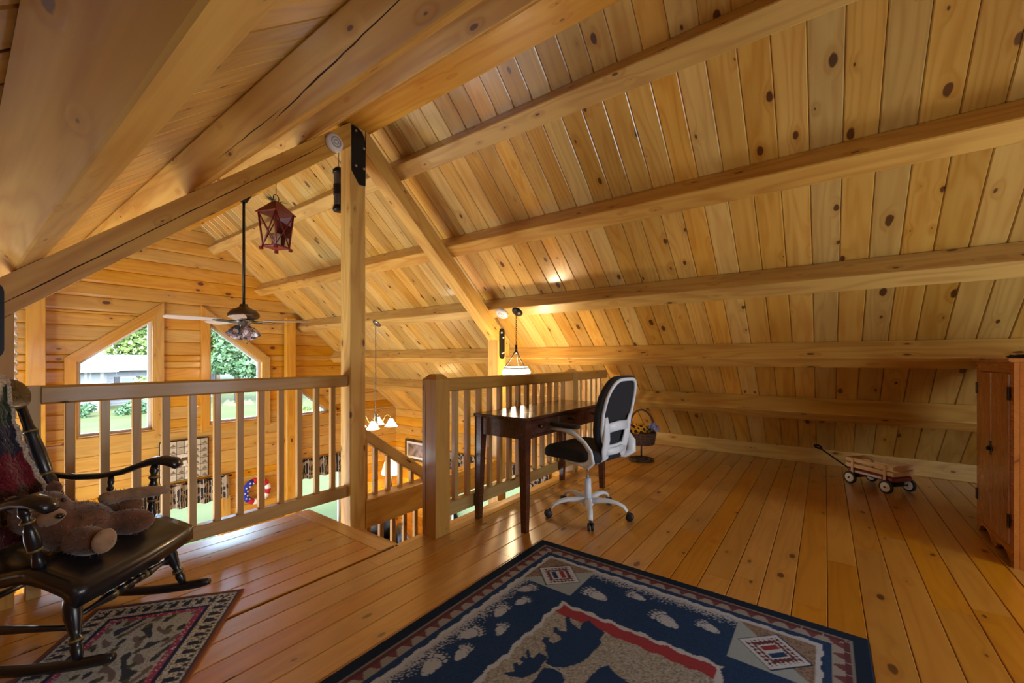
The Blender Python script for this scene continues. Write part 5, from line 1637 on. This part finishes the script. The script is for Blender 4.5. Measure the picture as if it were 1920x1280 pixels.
SIDE = plain('pale_blue_siding', s2l(68, 74, 79), 0.7); ROOF = plain('grey_shingles', s2l(44, 47, 52), 0.9, noise=0.15, nscale=2)
SHUT = plain('dark_shutter', s2l(16, 21, 30), 0.6); WHT = plain('white_trim', (0.13, 0.14, 0.15), 0.5); PANE2 = plain('far_window', s2l(72, 89, 107), 0.15, coat=0.5)
hs = empty('house', (8.0, 50.0, GZ), R(18), 'pale blue sided single storey house with grey roof and dark shutters across the lawn', 'building')
HW, HD, HH, RH = 9.5, 8.0, 3.35, 1.15
build('wall', MB().box((-2, 0, 0), (HW, HD, HH)), SIDE, hs)
build('side_wing', MB().box((-9, -4, 0), (-2, HD, HH)), SIDE, hs)
for i in range(14):
    build('siding_board', MB().box((-2, -0.03, 0.2 + i * 0.22), (HW, 0.0, 0.22 + i * 0.22)), SIDE, hs)
def gable_roof(x0, x1, y0, y1, z, h, ov=0.5):
    ym = (y0 + y1) / 2
    return MB().add([(x0 - ov, y0 - ov, z - 0.1), (x1 + ov, y0 - ov, z - 0.1), (x1 + ov, y1 + ov, z - 0.1), (x0 - ov, y1 + ov, z - 0.1), (x0 - ov, ym, z + h), (x1 + ov, ym, z + h)], [(0, 1, 5, 4), (2, 3, 4, 5), (0, 4, 3), (1, 2, 5), (0, 3, 2, 1)])
build('roof', gable_roof(-2, HW, 0, HD, HH, RH), ROOF, hs)
build('wing_roof', gable_roof(-9, -2, -4, HD, HH, RH), ROOF, hs)
build('fascia', MB().box((-2.5, -0.56, HH - 0.28), (HW + 0.5, -0.50, HH - 0.05)).box((-9.5, -4.56, HH - 0.28), (-1.5, -4.5, HH - 0.05)), WHT, hs)
for wx, wy in ((1.6, 0), (5.2, 0), (8.4, 0), (-5.6, -4)):
    wdw = build('window', MB().box((wx - 0.6, wy - 0.06, 1.0), (wx + 0.6, wy - 0.01, 2.5)), WHT, hs)
    build('pane', MB().box((wx - 0.5, wy - 0.08, 1.1), (wx + 0.5, wy - 0.062, 2.4)), PANE2, wdw)
    for s_ in (-1, 1):
        x0, x1 = sorted((wx + s_ * 0.62, wx + s_ * 1.02))
        build('shutter', MB().box((x0, wy - 0.07, 1.0), (x1, wy - 0.012, 2.5)), SHUT, hs)

random.seed(21)
def leaf_mat(name, c):
    t = NT(name)
    g = t.n('NewGeometry')
    col = t.mix(g.outputs['Random Per Island'], tuple(q * 0.6 for q in c), tuple(min(1, q * 1.45) for q in c))
    b = t.bsdf(col, 0.6, spec=0.2)
    return t.m
LEAF = [leaf_mat('leaf_a', s2l(63, 88, 47)), leaf_mat('leaf_b', s2l(45, 71, 47)), leaf_mat('leaf_c', s2l(79, 100, 54))]
BARK = plain('bark', s2l(60, 50, 40), 0.9, noise=0.3, nscale=6)
def leaf_cloud(rx, rz, zc, nl, size, lobes=9):
    P = []
    cs = [(rng.uniform(-0.52, 0.52, 2) * rx, zc + rng.uniform(-0.75, 0.75) * rz, rng.uniform(0.38, 0.55) * rx) for _ in range(lobes)]
    cs.append((np.zeros(2), zc, rx * 0.6))
    per = nl // len(cs)
    V = []; 
    for (cxy, cz, r_) in cs:
        d = rng.normal(size=(per, 3)); d /= np.linalg.norm(d, axis=1)[:, None]
        rr = r_ * rng.uniform(0.55, 1.05, per)[:, None]
        p = d * rr * np.array([1, 1, 0.85]) + np.array([cxy[0], cxy[1], cz])
        a = rng.normal(size=(per, 3)); a /= np.linalg.norm(a, axis=1)[:, None]
        b = np.cross(a, rng.normal(size=(per, 3))); b /= np.linalg.norm(b, axis=1)[:, None]
        s = size * rng.uniform(0.6, 1.4, per)[:, None]
        V.append(np.stack([p - a * s, p + b * s * 0.55, p + a * s, p - b * s * 0.55], 1))
    V = np.concatenate(V).reshape(-1, 3)
    Q = np.arange(len(V)).reshape(-1, 4)
    me = bpy.data.meshes.new('leaves')
    me.vertices.add(len(V)); me.vertices.foreach_set('co', V.astype(np.float32).ravel())
    me.loops.add(Q.size); me.loops.foreach_set('vertex_index', Q.astype(np.int32).ravel())
    me.polygons.add(len(Q)); me.polygons.foreach_set('loop_start', (np.arange(len(Q)) * 4).astype(np.int32))
    me.update(calc_edges=True)
    return me
def tree(loc, h, rx, kind, label, nl=5200, trunk=True, group='trees beyond the windows', size=0.22, cat='tree'):
    t = empty('tree' if trunk else 'shrub', (loc[0], loc[1], GZ), random.uniform(0, 6), label, cat, group)
    me = leaf_cloud(rx, h * 0.36 if trunk else h * 0.4, h * 0.60 if trunk else h * 0.42, nl, size)
    link('crown' if trunk else 'foliage', me, LEAF[kind], t)
    if trunk:
        build('trunk', MB().tube([(0, 0, 0), (0.1, 0.05, h * 0.3), (0.0, 0.1, h * 0.6), (0.1, 0, h * 0.85)], [0.28, 0.22, 0.15, 0.05], 8).tube([(0, 0, h * 0.35), (rx * 0.3, 0.2, h * 0.55), (rx * 0.5, 0.3, h * 0.7)], [0.12, 0.08, 0.03], 6).tube([(0, 0, h * 0.4), (-rx * 0.3, -0.2, h * 0.6), (-rx * 0.5, 0.1, h * 0.72)], [0.12, 0.08, 0.03], 6), BARK, t)
    return t
LBT = ['tall grey-green tree growing behind the neighbouring house', 'dark blue-green tree growing behind the neighbouring house', 'light green tree growing behind the neighbouring house']
for i in range(18):
    r_ = i % 3; k = (i + i // 3) % 3
    x = -2 + (i // 3) * 8.6 + r_ * 2.9 + random.uniform(-0.3, 0.3)
    tree((x, 72 + 10.5 * r_), random.uniform(12.5, 14) + 1.2 * r_, random.uniform(4.0, 4.4), k, LBT[k], size=0.36)
LBN = ['broad leafy green tree standing beside the driveway', 'blue-green leafy tree standing beside the driveway', 'bright green leafy tree standing beside the driveway']
for x, y, h, rx, k in ((16.0, 44, 9.0, 2.8, 1), (22.5, 43, 9.5, 3.0, 2), (29.5, 45, 10, 3.2, 0), (37.5, 49, 10, 3.3, 2), (45, 46, 10, 3.3, 0), (53, 42, 9, 3.3, 1)):
    tree((x, y), h, rx, k, LBN[k], size=0.26)
for x, y, h, r_, lab in ((10.2, 43.5, 2.9, 1.9, 'round green shrub in front of the neighbouring house'), (5.2, 41.8, 0.9, 1.0, 'low dark hedge plant at the edge of the lawn'), (8.0, 41.0, 0.9, 1.0, 'low dark hedge plant at the edge of the lawn'), (10.8, 40.2, 0.9, 1.0, 'low dark hedge plant at the edge of the lawn'), (13.5, 26, 1.3, 0.9, 'light green garden shrub by the driveway edge'), (15.2, 27, 2.2, 0.8, 'upright garden shrub by the driveway edge')):
    tree((x, y), h, r_, 2 if h > 1.2 else 1, lab, 1800, False, 'garden shrubs', 0.12, 'shrub')
